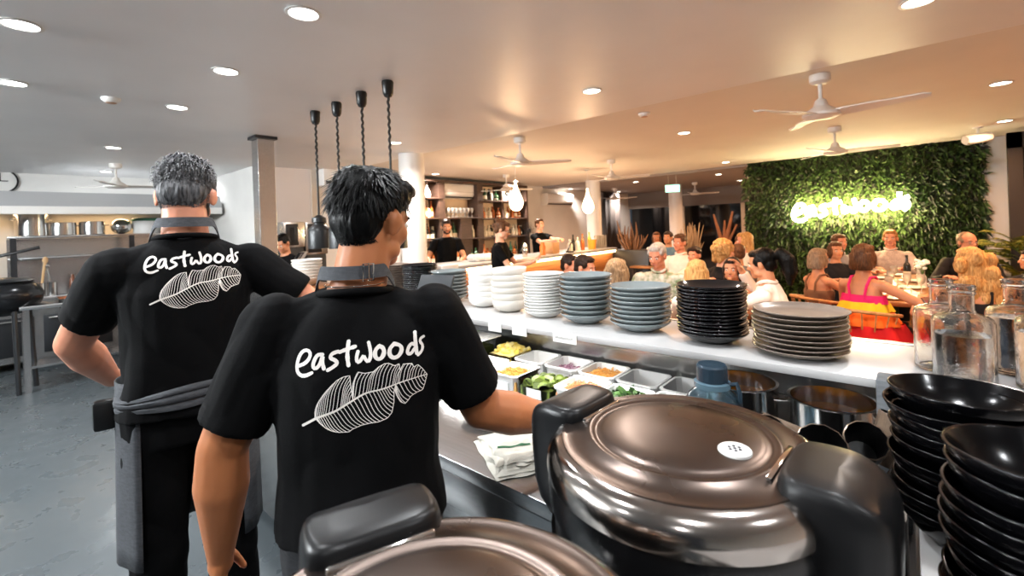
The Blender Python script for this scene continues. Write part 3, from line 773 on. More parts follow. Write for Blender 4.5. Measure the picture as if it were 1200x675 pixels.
pot('low steel pot beside the tall stockpot', 72, .155, .175, zs1)
pot('low steel pot third along the rack', 108, .145, .185, zs1)
p = at_X(142, 268, -8.97)
o = MB().ell((0, 0, .115), (.13, .13, .115), u=24, v=14).build('steel_colander', m_steel2, None, 60, (-8.97, p.y, zs1)); tag(o, 'shiny domed steel bowl upside down next to the white tub', 'bowl')
p = at_X(163, 268, -8.97)
t = thing('storage_tub', 'white tub with a green lid on the rack by the grey-haired cook', 'tub', (-8.97, p.y + .1, zs1 + .001))
MB().lathe([(0, 0), (.17, 0), (.19, .2), (0, .2)], 32).build('tub', m_whitepaint, t, 40)
MB().lathe([(.196, .19), (.2, .225), (.18, .235), (0, .24)], 32).build('lid', mat('green_lid', h(70, 140, 110), .4), t, 40)
# utensils and hot plates on the range
for k, (px, py, l) in enumerate(((46, 312, 'light wooden spoon upright in a can'), (60, 316, 'steel ladle hanging by the wooden spoon'))):
    p = at_X(px, py, -8.7)
    t = thing('utensil_can', 'steel can holding a %s' % l, 'utensils', (-8.66, p.y, .921), 0, 'utensil cans on the range')
    MB().lathe([(0, 0), (.05, 0), (.05, .16), (.046, .16), (.046, .01), (0, .01)], 20, caps=False).build('can', m_steel2, t, 40)
    if k == 0: MB().cyl((0, 0, .02), (.02, .05, .42), .012, .016, 8).ell((.022, .054, .46), (.012, .028, .045)).build('wooden_spoon', mat('spoon_wood', h(206, 166, 120), .6), t)
    else: MB().cyl((0, 0, .02), (.01, -.04, .36), .008, n=8).ell((.012, -.045, .38), (.02, .035, .03)).build('ladle', m_steel2, t)
for k in range(5):
    p = at_X(84 + k * 13, 312, -9.1)
    o = MB().lathe([(0, 0), (.035, 0), (.035, .16), (.02, .19), (.016, .23), (0, .23)], 16).build('sauce_bottle', m_black if k % 2 else mat('sauce_brown', h(120, 66, 36), .3), None, 50, (-9.05, p.y, .921))
    tag(o, 'small %s sauce bottle at the back of the range, %s from the wooden spoon' % ('black' if k % 2 else 'brown', ('first', 'second', 'third', 'fourth', 'fifth')[k]), 'bottle', 'sauce bottles on the range')
# steel prep table in front of the range
def prep_table(label, x0, x1, y0, y1, z):
    t = thing('prep_table', label, 'table', (x0, y0, 0))
    MB().box(0, x1 - x0, 0, y1 - y0, z - .04, z, .004).build('tabletop', m_steel, t)
    MB().box(.04, x1 - x0 - .04, .04, y1 - y0 - .04, .25, .275).build('undershelf', m_steel, t, 0)
    for a in (.05, x1 - x0 - .05):
        for b in (.05, y1 - y0 - .05):
            MB().box(a - .025, a + .025, b - .025, b + .025, 0, z - .04).build('leg', m_steel, t, 0)
    return t
pl = at_d(52, 352, 5.1)
prep_table('steel prep table with an undershelf in front of the range', pl.x - .25, pl.x + .2, pl.y - .2, pl.y + .9, .93)
pq = at_d(134, 400, 4.1)
prep_table('steel side table whose legs show by the grey-haired cook\'s elbow', pq.x - .5, pq.x + .1, pq.y + .1, pq.y + .8, .92)
t = thing('tray', 'steel tray with orange food on the prep table', 'tray', (pl.x - .02, pl.y + .4, .931))
MB().box(-.2, .2, -.3, .3, 0, .006).box(-.2, .2, -.3, -.29, 0, .04).box(-.2, .2, .29, .3, 0, .04).box(-.2, -.19, -.3, .3, 0, .04).box(.19, .2, -.3, .3, 0, .04).build('pan', m_steel2, t, 0)
mb = MB(); rg = random.Random(9)
for k in range(40): mb.ell((rg.uniform(-.16, .16), rg.uniform(-.26, .26), .02), (.03, .025, .018), u=8, v=6)
mb.build('food', mat('roast_orange', h(206, 122, 76), .5, var=.3, vscale=10), t, 60)
# big black kettle on a stand at the left edge
pk = at_d(4, 348, 4.9)
t = thing('tilting_kettle', 'big round black kettle on a stand at the left frame edge', 'kettle', (pk.x, pk.y, 0))
zc = pk.z
MB().ell((0, 0, zc), (.31, .31, .21), u=36, v=20).build('kettle_bowl', mat('kettle_black', h(26, 27, 29), .2, .3), t, 80)
MB().lathe([(.22, zc + .14), (.245, zc + .165), (.2, zc + .19), (0, zc + .205)], 36, caps=False).build('kettle_lid', m_darksteel, t, 50)
for a in (R(20), R(110), R(200), R(290)):
    MB().tube([(.2 * math.cos(a), .2 * math.sin(a), zc - .13), (.24 * math.cos(a), .24 * math.sin(a), 0)], .022, 10).build('leg', m_darksteel, t)
MB().tube([(0, -.27, zc + .12), (.06, -.1, zc + .42), (.1, .28, zc + .52)], .018, 8).build('tilt_handle', m_black, t)

# ---------------------------------------------------------------- wall by the ovens
def oven(label, px0, px1, py0, py1):
    a = at_X(px0, py1, -6.55); b = at_X(px1, py0, -6.55)
    t = thing('combi_oven', label, 'oven', (-6.55, a.y, 0), 0, 'stacked ovens')
    wy = b.y - a.y; z0 = at_X((px0 + px1) / 2, py1, -6.55).z; z1 = at_X((px0 + px1) / 2, py0, -6.55).z
    MB().box(-.42, 0, 0, wy, z0, z1, .008).build('body', m_steel, t)
    d = MB().box(0, .02, .03, wy - .1, z0 + .03, z1 - .03, .006).build('oven_door', m_black, t)
    MB().box(.021, .024, .08, wy - .16, z0 + .08, z1 - .08).build('oven_glass', m_tv, d, 0)
    MB().tube([(.05, wy - .12, z0 + .08), (.05, wy - .12, z1 - .08)], .012, 8).build('handle', m_steel2, d)
    MB().box(-.4, -.02, .02, wy - .02, 0, z0 - .002).build('stand', m_darksteel, t, 0)
oven('dark-doored oven on the far wall left of the heat lamp', 333, 357, 260, 290)
oven('dark-doored oven behind the heat lamp shade', 359, 383, 260, 298)
p = at_X(416, 202, -6.9)
t = thing('wall_screen', 'black screen high on the wall behind the heat lamp cords', 'screen', (-6.98, p.y, p.z))
MB().box(0, .06, -.42, .42, -.17, .17, .008).build('housing', m_black, t)
MB().box(.061, .064, -.40, .40, -.15, .15).build('display', m_tv, t, 0)
p = at_X(384, 206, -6.9)
t = thing('wall_box', 'white box unit high on the wall left of the black screen', 'box', (-6.99, p.y, p.z))
MB().box(0, .22, -.13, .13, -.17, .17, .01).build('box_body', m_whitepaint, t)
MB().box(.221, .226, -.10, .10, -.14, -.09).build('box_grille', m_black, t, 0)
# things on the far part of the pass
p = at_Y(360, 318, 1.50)
for k in range(7):
    o = MB().lathe(bowl_prof(.105, .06, .05), 32, caps=False).build('serving_bowl', m_cream, None, 60, (p.x, 1.50, SH + .022 + k * .021))
    tag(o, 'wide cream serving bowl, %s of the stack on the wooden board' % ORD[6 - k], 'bowl', 'serving bowls on the board')
o = MB().box(p.x - .28, p.x + .28, 1.36, 1.66, SH + .001, SH + .021, .005).build('serving_board', m_wood, None); tag(o, 'wooden serving board under the cream serving bowls', 'board')
p2 = at_Y(358, 330, 1.2)
t = thing('steel_insert', 'round steel bain-marie pot standing on the counter below the wooden board', 'pot', (p2.x, 1.15, CT + .001))
MB().lathe([(0, 0), (.13, 0), (.14, .2), (.15, .205), (.135, .205), (.128, .01), (0, .008)], 36, caps=False).build('pot_wall', m_steel2, t, 40)
p3 = at_Y(334, 318, 1.5)
t = thing('order_screen', 'dark slanted order screen on a stand beyond the grey-haired cook', 'screen', (p3.x, 1.5, SH + .001), R(-35))
mt = Matrix.Translation((0, 0, .03)) @ Matrix.Rotation(R(-32), 4, 'X')
MB().box(-.15, .15, -.01, .01, 0, .26, .006, mt).build('display', m_tv, t)
MB().box(-.08, .08, -.06, .1, 0, .02, .003).box(-.02, .02, .03, .06, .02, .12).build('stand', m_black, t)
# heat lamps
m_cord = mat('cord_black', h(22, 22, 22), .5)
m_shade = mat('lamp_shade_black', h(40, 41, 42), .35, .4)
def heat_lamp(x, y, label, zbot):
    t = thing('heat_lamp', label, 'heat lamp', (x, y, HC), 0, 'pull-down heat lamps over the pass')
    MB().lathe([(.036, 0), (.040, -.01), (.034, -.085), (.024, -.105), (.010, -.112), (0, -.112)], 24).build('ceiling_mount', m_black, t, 40)
    zz = zbot - HC
    pts = []; n = 120
    top, bot = -.11, zz + .26
    for i in range(n + 1):
        q = i / n; a = q * 2 * PI * 15
        rad = .0034 if q < .45 else .0034 * max(0, 1 - (q - .45) / .1)
        pts.append((rad * math.cos(a), rad * math.sin(a), top + (bot - top) * q))
    MB().tube(pts, .0088, 6).build('cord', m_cord, t, 60)
    MB().lathe([(0, zz + .275), (.022, zz + .272), (.032, zz + .262), (.055, zz + .25), (.058, zz + .215), (.05, zz + .208), (.05, zz + .195), (.082, zz + .165), (.092, zz + .14), (.094, zz + .0), (.090, zz + .0), (.088, zz + .14), (.078, zz + .162), (0, zz + .19)], 36, caps=False).build('lamp_shade', m_shade, t, 40)
    MB().ell((0, 0, zz + .07), (.045, .045, .06)).build('bulb', m_whitepaint, t, 80)
zl = at_d(372, 291, 3.75).z
for x, l in ((-3.66, 'first from the steel column'), (-3.31, 'second from the steel column'), (-2.95, 'third from the steel column'), (-2.62, 'fourth and nearest to the camera')):
    heat_lamp(x, 1.79, 'black pull-down heat lamp on a long cord, ' + l, zl)

# ---------------------------------------------------------------- the bar
BX = -4.55; BT = 1.10
t = thing('bar_counter', 'long timber bar with a pale top and a glowing strip under its edge', 'bar', (0, 0, 0))
YB0, YB1 = 4.02, 8.42
MB().box(BX - .72, BX + .06, YB0, YB1, BT - .045, BT, .004).build('bar_top', m_counter, t)
MB().box(BX - .06, BX - .02, YB0, YB1, .02, BT - .047).build('front_panel', m_wood, t, 0)
MB().box(BX - .66, BX - .06, YB1 - .06, YB1 - .02, .02, BT - .047).box(BX - .66, BX - .06, YB0 + .02, YB0 + .06, .02, BT - .047).build('end_panel', m_wood, t, 0)
m_led = mat('bar_led', (1, .8, .5), emit=(1, .70, .36), estr=9)
MB().box(BX - .018, BX + .05, YB0 + .25, YB1 - .02, BT - .085, BT - .047).build('light_strip', m_led, t, 0)
l = bpy.data.lights.new('lamp_light', 'AREA'); l.shape = 'RECTANGLE'; l.size = .05; l.size_y = 4.0; l.energy = 15; l.color = (1, .62, .3)
lo = bpy.data.objects.new('lamp_light', l); COL.objects.link(lo); lo.parent = t; lo.location = (BX + .09, 6.2, BT - .09); lo.rotation_euler = (0, R(35), 0)
pw = at_X(530, 312, BX + .10)
o = MB().box(BX + .065, BX + .085, pw.y - .16, pw.y + .12, BT - .2, BT + .03, .003).build('white_board', m_whitepaint, None); tag(o, 'white board fixed at the near end of the bar front', 'board')
# back bar counter and shelving
ys = [at_X(p, 256, -6.8).y for p in (488, 513, 558, 613)]
zsh = [at_X(520, 232, -6.75).z, at_X(520, 255, -6.75).z, at_X(520, 280.5, -6.75).z]
zr = [at_X(585, 235.5, -6.75).z, at_X(585, 255.5, -6.75).z, at_X(585, 277, -6.75).z]
t = thing('back_bar', 'dark timber bottle shelving with pale backing behind the bar', 'shelving', (0, 0, 0))
MB().box(-6.99, -6.97, ys[0], ys[3], .95, HC - .06).build('backing_panel', mat('backing_cream', h(226, 205, 178), .6), t, 0)
for y, w_ in ((ys[0], .05), (ys[1], .16), (ys[2], .16), (ys[3], .06)):
    MB().box(-6.97, -6.66, y - w_ / 2, y + w_ / 2, .95, HC - .06).build('upright', m_darkwood, t, 0)
ym = (ys[1] + ys[2]) / 2
MB().box(-6.97, -6.66, ym - .05, ym + .25, .95, zsh[1] - .03).build('upright', m_darkwood, t, 0)
MB().box(-6.97, -6.7, (ys[2] + ys[3]) / 2 - .06, (ys[2] + ys[3]) / 2 + .0, .95, HC - .06).build('upright', m_darkwood, t, 0)
for (a, b, zz) in ((ys[0], ys[1], zsh[0]), (ys[0], ys[1], zsh[1]), (ys[0], ys[1], zsh[2]), (ys[1], ys[2], zsh[1]), (ys[1], ys[2], zsh[2]), (ys[2], ys[3], zr[0]), (ys[2], ys[3], zr[1]), (ys[2], ys[3], zr[2])):
    MB().box(-6.968, -6.64, a, b, zz - .03, zz, .002).build('shelf', m_darkwood, t)
MB().box(-6.97, -6.64, ys[0], ys[3], HC - .1, HC - .055).build('top_board', m_darkwood, t, 0)
t = thing('back_counter', 'dark counter under the bottle shelving', 'counter', (0, 0, 0))
MB().box(-6.98, -6.35, ys[0] - .2, 9.0, .91, .948, .003).build('worktop', m_darkwood, t)
MB().box(-6.96, -6.40, ys[0] - .15, 8.95, 0, .908).build('carcass', m_darkwood, t, 0)
# bottles
BPROF = [[(0, 0), (.037, 0), (.037, .17), (.03, .2), (.014, .225), (.013, .29), (.016, .292), (.016, .31), (0, .31)],
         [(0, 0), (.045, 0), (.045, .14), (.035, .175), (.015, .19), (.015, .235), (.018, .237), (.018, .255), (0, .255)],
         [(0, 0), (.034, 0), (.036, .2), (.016, .255), (.014, .31), (.017, .312), (.017, .335), (0, .335)],
         [(0, 0), (.05, 0), (.052, .10), (.045, .14), (.018, .16), (.017, .2), (.022, .2), (.022, .225), (0, .225)]]
BM = [mat('bottle_amber', h(150, 82, 36), .12, spec=.7), mat('bottle_dark', h(20, 22, 20), .12, spec=.7), mat('bottle_green', h(40, 74, 48), .12, spec=.7),
      mat('bottle_pale', h(206, 200, 184), .12, spec=.7), mat('bottle_pink', h(206, 132, 122), .15, spec=.7)]
BN = ['amber', 'near-black', 'dark green', 'pale clear', 'pink']
m_lab = mat('bottle_label', h(226, 216, 196), .6)
meshes = {}
def bottle_mesh(shape, mi):
    k = (shape, mi)
    if k not in meshes:
        me = MB().lathe(BPROF[shape], 16, caps=False).mesh('bottle'); me.materials.append(BM[mi])
        me.polygons.foreach_set('use_smooth', [True] * len(me.polygons)); me.set_sharp_from_angle(angle=R(40))
        lm = MB().lathe([(BPROF[shape][1][0] + .001, .03), (BPROF[shape][1][0] + .001, .11)], 16, caps=False).mesh('label'); lm.materials.append(m_lab)
        meshes[k] = (me, lm)
    return meshes[k]
def bottle(x, y, z, shape, mi, where, group):
    me, lm = bottle_mesh(shape, mi)
    o = bpy.data.objects.new('liquor_bottle', me); COL.objects.link(o); o.location = (x, y, z)
    tag(o, '%s bottle %s' % (BN[mi], where), 'bottle', group)
    if rgb.random() < .6:
        lo_ = bpy.data.objects.new('bottle_label', lm); COL.objects.link(lo_); lo_.parent = o
    return o
rgb = random.Random(12)
def bottle_row(y0, y1, z, cols, where, n, x=-6.8, shapes=(0, 1, 2, 3)):
    for k in range(n):
        mi = rgb.choice(cols)
        bottle(x + rgb.uniform(-.03, .05), y0 + (y1 - y0) * (k + .5) / n, z + .001, rgb.choice(shapes), mi, where, '%s bottles %s' % (BN[mi], where))
bottle_row(ys[0] + .05, ys[1] - .1, zsh[1], (0, 0, 3), 'on the middle shelf right of the round column', 6, shapes=(0, 1))
bottle_row(ys[0] + .05, ys[1] - .1, zsh[2], (1, 1, 1, 0), 'on the lower shelf left of the bearded barman', 9, shapes=(0, 1))
bottle_row(ys[1] + .1, ys[2] - .12, zsh[2], (1, 3, 2, 4), 'on the lower shelf behind the bearded barman', 13, shapes=(0, 1))
bottle_row(ys[2] + .1, ys[3] - .08, zr[0], (1, 2, 3, 1), 'on the top shelf behind the bun-haired bartender', 12, shapes=(1, 3))
bottle_row(ys[2] + .1, ys[3] - .08, zr[1], (3, 1, 0, 4), 'on the second shelf behind the teardrop pendant', 11, shapes=(1, 3))
bottle_row(ys[2] + .1, ys[3] - .08, zr[2], (0, 3, 1, 3), 'on the third shelf behind the bun-haired bartender', 14, shapes=(1, 3))
bottle_row(ys[1] - .4, ys[3] - .1, .948, (0, 1, 2, 0), 'on the back counter behind the bar', 24, -6.7)
# stemware on the middle bay
m_stem = mat('bar_glass', h(226, 220, 210), .08, trans=.6)
gm = MB().lathe([(0, 0), (.03, 0), (.03, .004), (.005, .01), (.004, .08), (.03, .11), (.038, .15), (.032, .19), (.030, .19), (.035, .15), (.027, .113), (0, .09)], 16, caps=False).mesh('wine_glass')
gm.materials.append(m_stem); gm.polygons.foreach_set('use_smooth', [True] * len(gm.polygons))
for k in range(14):
    o = bpy.data.objects.new('wine_glass', gm); COL.objects.link(o)
    o.location = (-6.86 + .13 * (k % 2), ys[1] + .14 + (ys[2] - ys[1] - .3) * (k + .5) / 14, zsh[1] + .001); tag(o, 'clear wine glass in the row under the bar air conditioner', 'glass', 'wine glasses under the air conditioner')
# small frames on the top left shelf
p = at_X(503, 230, -6.8)
for k, (dy, l, m_) in enumerate(((-.05, 'white pointed ornament', m_whitepaint), (.2, 'pale blue jar', mat('jar_blue', h(170, 186, 200), .3)))):
    o = MB().lathe([(0, 0), (.06, 0), (.07, .06), (.055, .14), (.02, .2), (.012, .30), (0, .31)], 20).build('ornament', m_, None, 50, (-6.8, p.y + dy, zsh[0] + .001)); tag(o, l + ' on the top left shelf over the bottles', 'ornament')
# air conditioners
def aircon(label, y0, y1, z0, z1):
    t = thing('air_conditioner', label, 'air conditioner', (-6.99, y0, z0), 0, 'wall air conditioners')
    wy, hh = y1 - y0, z1 - z0
    prof = [(0, 0), (.17, 0), (.23, hh * .25), (.235, hh * .9), (.2, hh), (0, hh)]
    MB().add([(a, s_, b) for s_ in (0, wy) for a, b in prof], [tuple(range(6))[::-1], tuple(range(6, 12))] + [(i, (i + 1) % 6, 6 + (i + 1) % 6, 6 + i) for i in range(6)]).build('housing', m_whitepaint, t, 0)
    MB().box(.17, .215, .04, wy - .04, hh * .03, hh * .14).build('air_vent', m_darksteel, t, 0)
    MB().box(.235, .238, .02, wy - .02, hh * .42, hh * .44).build('seam', mat('seam_grey', h(170, 165, 158), .5), t, 0)
a = at_X(518, 232, -6.75); b = at_X(556, 214, -6.75)
aircon('white air conditioner between the bottle shelves over the bearded barman', a.y, b.y, a.z, a.z + .31)
a = at_X(643, 240, -6.75); b = at_X(672, 224, -6.75)
aircon('white air conditioner on the bare white wall right of the shelving', a.y, b.y, a.z, a.z + .3)
# pendants over the bar
m_pend = mat('pendant_glass', (1, .9, .75), emit=(1, .72, .42), estr=9)
def pendant(px, zb, label):
    p = at_X(px, 240, BX + .1)
    t = thing('pendant_lamp', label, 'pendant lamp', (p.x, p.y, HC + .006), 0, 'teardrop pendant lamps over the bar')
    z = zb - (HC + .006)
    MB().lathe([(.045, 0), (.045, -.02), (.008, -.03), (0, -.03)], 20).build('ceiling_rose', m_whitepaint, t)
    MB().cyl((0, 0, -.02), (0, 0, z + .46), .004, n=6).build('cord', m_whitepaint, t)
    MB().lathe([(0, z), (.05, z + .008), (.09, z + .05), (.108, z + .11), (.10, z + .17), (.07, z + .25), (.035, z + .33), (.018, z + .40), (.014, z + .46), (0, z + .465)], 32).build('teardrop_shade', m_pend, t, 80)
    l = bpy.data.lights.new('lamp_light', 'POINT'); l.energy = 38; l.color = (1, .62, .34); l.shadow_soft_size = .1
    lo = bpy.data.objects.new('lamp_light', l); COL.objects.link(lo); lo.parent = t; lo.location = (0, 0, z - .13)
pendant(605, at_X(605, 247, BX + .1).z, 'glowing teardrop pendant over the bar nearer the bottle shelves')
pendant(689, at_X(689, 250, BX + .1).z, 'glowing teardrop pendant in front of the column at the bar end')
# things on the bar top
def onbar(px, dx=0): 
    p = at_X(px, 292, BX - .2 + dx); return p.x, p.y
def small(name, label, cat, px, prof, m, dx=0, n=20, grp=None):
    x, y = onbar(px, dx)
    return tag(MB().lathe(prof, n).build(name, m, None, 45, (x, y, BT + .001)), label, cat, grp)
x, y = onbar(643)
o = MB().box(-.09, .09, -.10, .10, 0, .20, .005).build('wooden_box', mat('pale_box', h(196, 150, 104), .5, var=.1), None, 35, (x, y + .1, BT + .001)); tag(o, 'pale wooden caddy box on the bar before the right barman', 'box')
x, y = onbar(634)
small('juice_bottle', 'orange juice bottle on the bar left of the wooden box', 'bottle', 636, [(0, 0), (.05, 0), (.05, .14), (.03, .19), (.03, .22), (0, .22)], mat('juice', h(222, 120, 60), .2), .1)
x, y = onbar(659)
t = thing('card_terminal', 'black tablet till on the bar in front of the right barman', 'till', (x + .1, y, BT + .001), R(-60))
MB().box(-.13, .13, -.01, .01, .03, .2, .005, Matrix.Rotation(R(-25), 4, 'X')).build('display', m_tv, t); MB().box(-.06, .06, -.02, .12, 0, .02).build('stand', m_black, t, 0)
for k, (px, l, pr, m_) in enumerate(((672, 'dark spirit bottle on the bar, first right of the till', 0, BM[1]), (677, 'pale bottle on the bar, second right of the till', 1, BM[3]), (683, 'amber bottle on the bar left of the orange jug', 0, BM[0]), (668, 'pale short bottle on the bar just beside the till', 3, BM[3]))):
    small('liquor_bottle', l, 'bottle', px, BPROF[pr], m_)
small('juice_jug', 'orange-filled jug on the bar near its far end', 'jug', 694, [(0, 0), (.07, 0), (.085, .19), (0, .19)], mat('orange_drink', h(226, 140, 52), .25), .05)
small('drink_bottle', 'yellow bottle on the bar behind the orange jug', 'bottle', 691, BPROF[2], mat('yellow_bottle', h(232, 176, 60), .2), -.1)
for k, px in enumerate((699, 701.5, 704, 706.5, 709)):
    small('tall_glass', 'clear tall glass in the row at the far end of the bar', 'glass', px, [(0, 0), (.035, 0), (.04, .26), (.037, .26), (.032, .01), (0, .01)], m_stem, grp='tall glasses at the bar end')
x, y = onbar(563, -.1)
mb = MB(); rg = random.Random(2)
for k in range(10): mb.ell((rg.uniform(-.08, .08), rg.uniform(-.14, .14), .05), (.09, .07, .06), u=10, v=8)
tag(mb.build('napkin_pile', m_paper, None, 60, (x, y, BT + .001)), 'white pile of crumpled napkins on the bar beside the bearded barman', 'napkins')
small('chrome_shaker', 'shiny chrome shaker on the bar by the bun-haired bartender\'s phone', 'shaker', 615, [(0, 0), (.04, 0), (.05, .14), (.03, .19), (.02, .22), (0, .22)], m_chrome)
# little fan on the back counter
p = at_X(620, 276, -6.6)
t = thing('desk_fan', 'black desk fan on the back counter right of the shelving', 'fan', (-6.6, p.y, .949))
MB().lathe([(0, 0), (.12, 0), (.1, .03), (0, .03)], 24).cyl((0, 0, .02), (0, 0, .42), .015).build('stand', m_black, t)
mb = MB()
for k in range(12):
    a = PI * k / 12
    mb.tube([(.02, .2 * math.cos(b) * math.cos(a), .55 + .2 * math.cos(b) * math.sin(a)) if False else (.05 * math.sin(b), .2 * math.cos(b) * math.cos(a), .55 + .2 * math.cos(b) * math.sin(a)) for b in [2 * PI * j / 20 for j in range(20)]], .003, 4, closed=True)
mb.build('fan_guard', m_black, t); MB().ell((0, 0, .55), (.03, .05, .05)).build('fan_motor', m_black, t)
# column spot at the left end of shelving
# ---------------------------------------------------------------- people
X3 = V((1, 0, 0))
class Blob(MB):
    """closed lumps that are fused into one continuous surface"""
    def cap(self, p0, r0, p1, r1, n=14, ends=(True, True)):
        p0, p1 = V(p0), V(p1)
        self.tube([p0, p1], r0, n, [r0, r1])
        if ends[0]: self.ell(p0, (r0,) * 3, u=n, v=8)
        if ends[1]: self.ell(p1, (r1,) * 3, u=n, v=8)
        return self
    def chain(self, pts, rads, n=14):
        for i in range(len(pts) - 1): self.cap(pts[i], rads[i], pts[i + 1], rads[i + 1], n)
        return self
    def loft(self, secs, n=28):
        vs = []; fs = []
        for c, rx, ry, ax, ay in secs:
            for k in range(n):
                a = 2 * PI * k / n
                ca, sa = math.cos(a), math.sin(a)
                p = 2.4
                m_ = (abs(ca) ** p + abs(sa) ** p) ** (-1 / p)
                vs.append(V(c) + ax * (rx * ca * m_) + ay * (ry * sa * m_))
        for i in range(len(secs) - 1):
            for k in range(n):
                k2 = (k + 1) % n
                fs.append((i*n+k, i*n+k2, (i+1)*n+k2, (i+1)*n+k))
        fs += [tuple(range(n))[::-1], tuple(range((len(secs)-1)*n, len(secs)*n))]
        return self.add(vs, fs)
    def fuse(self, name, voxel, smooth=4):
        me = self.mesh('tmp_blob')
        o = bpy.data.objects.new('tmp_blob', me); COL.objects.link(o)
        m = o.modifiers.new('r', 'REMESH'); m.mode = 'VOXEL'; m.voxel_size = voxel; m.use_smooth_shade = True
        if smooth:
            s = o.modifiers.new('s', 'SMOOTH'); s.iterations = smooth; s.factor = .5
        dg = bpy.context.evaluated_depsgraph_get()
        out = bpy.data.meshes.new_from_object(o.evaluated_get(dg)); out.name = name
        bpy.data.objects.remove(o); bpy.data.meshes.remove(me)
        return out
def wrinkle(me, amp, sc, seed=0, mask=None):
    n = [v.normal.copy() for v in me.vertices]
    for v, nn in zip(me.vertices, n):
        c = v.co
        q = V((c.x * sc[0] + seed, c.y * sc[1] + noise.noise(c * 5) * .6, c.z * sc[2]))
        a = abs(noise.noise(q)) * 2 - .4
        k = mask(c) if mask else 1
        v.co = c + nn * (a * amp * k)
def ik(S, T, l1, l2, hint):
    d = T - S; L = min(d.length, (l1 + l2) * .995)
    u = d.normalized()
    T2 = S + u * L
    a = (l1 * l1 - l2 * l2 + L * L) / (2 * L)
    hh = math.sqrt(max(0, l1 * l1 - a * a))
    pv = hint - u * hint.dot(u); pv = pv.normalized() if pv.length > 1e-6 else u.orthogonal().normalized()
    return S + u * a + pv * hh, T2
def hand(b, wr, d, nrm, side, s, curl=.5):
    """palm, four fingers of different length and a thumb; d = pointing direction, nrm = way the palm faces"""
    d = d.normalized(); nrm = (nrm - d * nrm.dot(d)).normalized(); lt = d.cross(nrm).normalized() * side   # towards the thumb
    b.cap(wr, .026 * s, wr + d * .03 * s, .028 * s, 10)
    for k in (-.024, -.008, .008, .024):
        b.cap(wr + d * .025 * s + lt * k * .7 * s, .015 * s, wr + d * .088 * s + lt * k * 1.15 * s, .0125 * s, 10)
    for k, L in ((.031, .074), (.0105, .082), (-.0105, .077), (-.031, .060)):
        p = wr + d * .092 * s + lt * k * s
        fd = (d + lt * k * 3).normalized(); a = 0; pts = [p]; q = p
        for seg, f in enumerate((.45, .32, .23)):
            a += curl * (.75 if seg == 0 else 1.0)
            q = q + (fd * math.cos(a) + nrm * math.sin(a)) * (L * f * s); pts.append(q)
        b.chain(pts, [.0092 * s, .0088 * s, .008 * s, .0068 * s], 8)
    p = wr + d * .03 * s + lt * .03 * s
    q1 = p + (d * .55 + lt * .65 + nrm * .35).normalized() * .042 * s
    q2 = q1 + (d * .85 + lt * .2 + nrm * (.25 + curl * .4)).normalized() * .034 * s
    q3 = q2 + (d * .9 + nrm * (.3 + curl * .5)).normalized() * .022 * s
    b.chain([p, q1, q2, q3], [.014 * s, .0118 * s, .0105 * s, .0085 * s], 8)
def skin(name, c):
    return mat('skin_' + name, c, .48, var=.07, vscale=14, sss=.08, spec=.4, bump=.04, bscale=260)
SK = dict(fair=skin('fair', h(226, 172, 142)), tan=skin('tan', h(198, 138, 102)), warm=skin('warm', h(176, 110, 70)), olive=skin('olive', h(186, 128, 92)), red=skin('ruddy', h(208, 140, 110)))
def hairmat(name, c, c2):
    return mat('hair_' + name, c, .42, spec=.16, col2=c2, vscale=16, vstretch=(7, 7, 1.0), bump=.5, bscale=36, bstretch=(6, 6, .8), detail=6)
HM = dict(black=hairmat('black', h(7, 7, 7), h(3, 3, 3)), dark=hairmat('dark', h(54, 38, 30), h(24, 18, 15)), brown=hairmat('brown', h(112, 76, 50), h(58, 38, 26)),
          blond=hairmat('blond', h(222, 176, 112), h(150, 104, 58)), ash=hairmat('ash', h(172, 140, 104), h(96, 72, 52)), grey=hairmat('grey', h(206, 200, 192), h(150, 144, 138)),
          salt=hairmat('salt', h(112, 112, 114), h(30, 30, 32)), greybrown=hairmat('greybrown', h(150, 128, 104), h(98, 82, 66)), sandy=hairmat('sandy', h(186, 128, 74), h(120, 80, 46)))
def cloth(name, c, **k):
    return mat('cloth_' + name, c, .85, spec=k.pop('spec', .35), var=k.pop('var', .06), vscale=k.pop('vscale', 10), bump=.15, bscale=180, **k)
m_eyew = mat('eye_white', h(225, 220, 212), .2)
m_iris = mat('eye_dark', h(34, 24, 18), .15)
m_lip = mat('lips', h(176, 92, 82), .4)
m_brow = mat('brow_dark', h(52, 36, 26), .7)

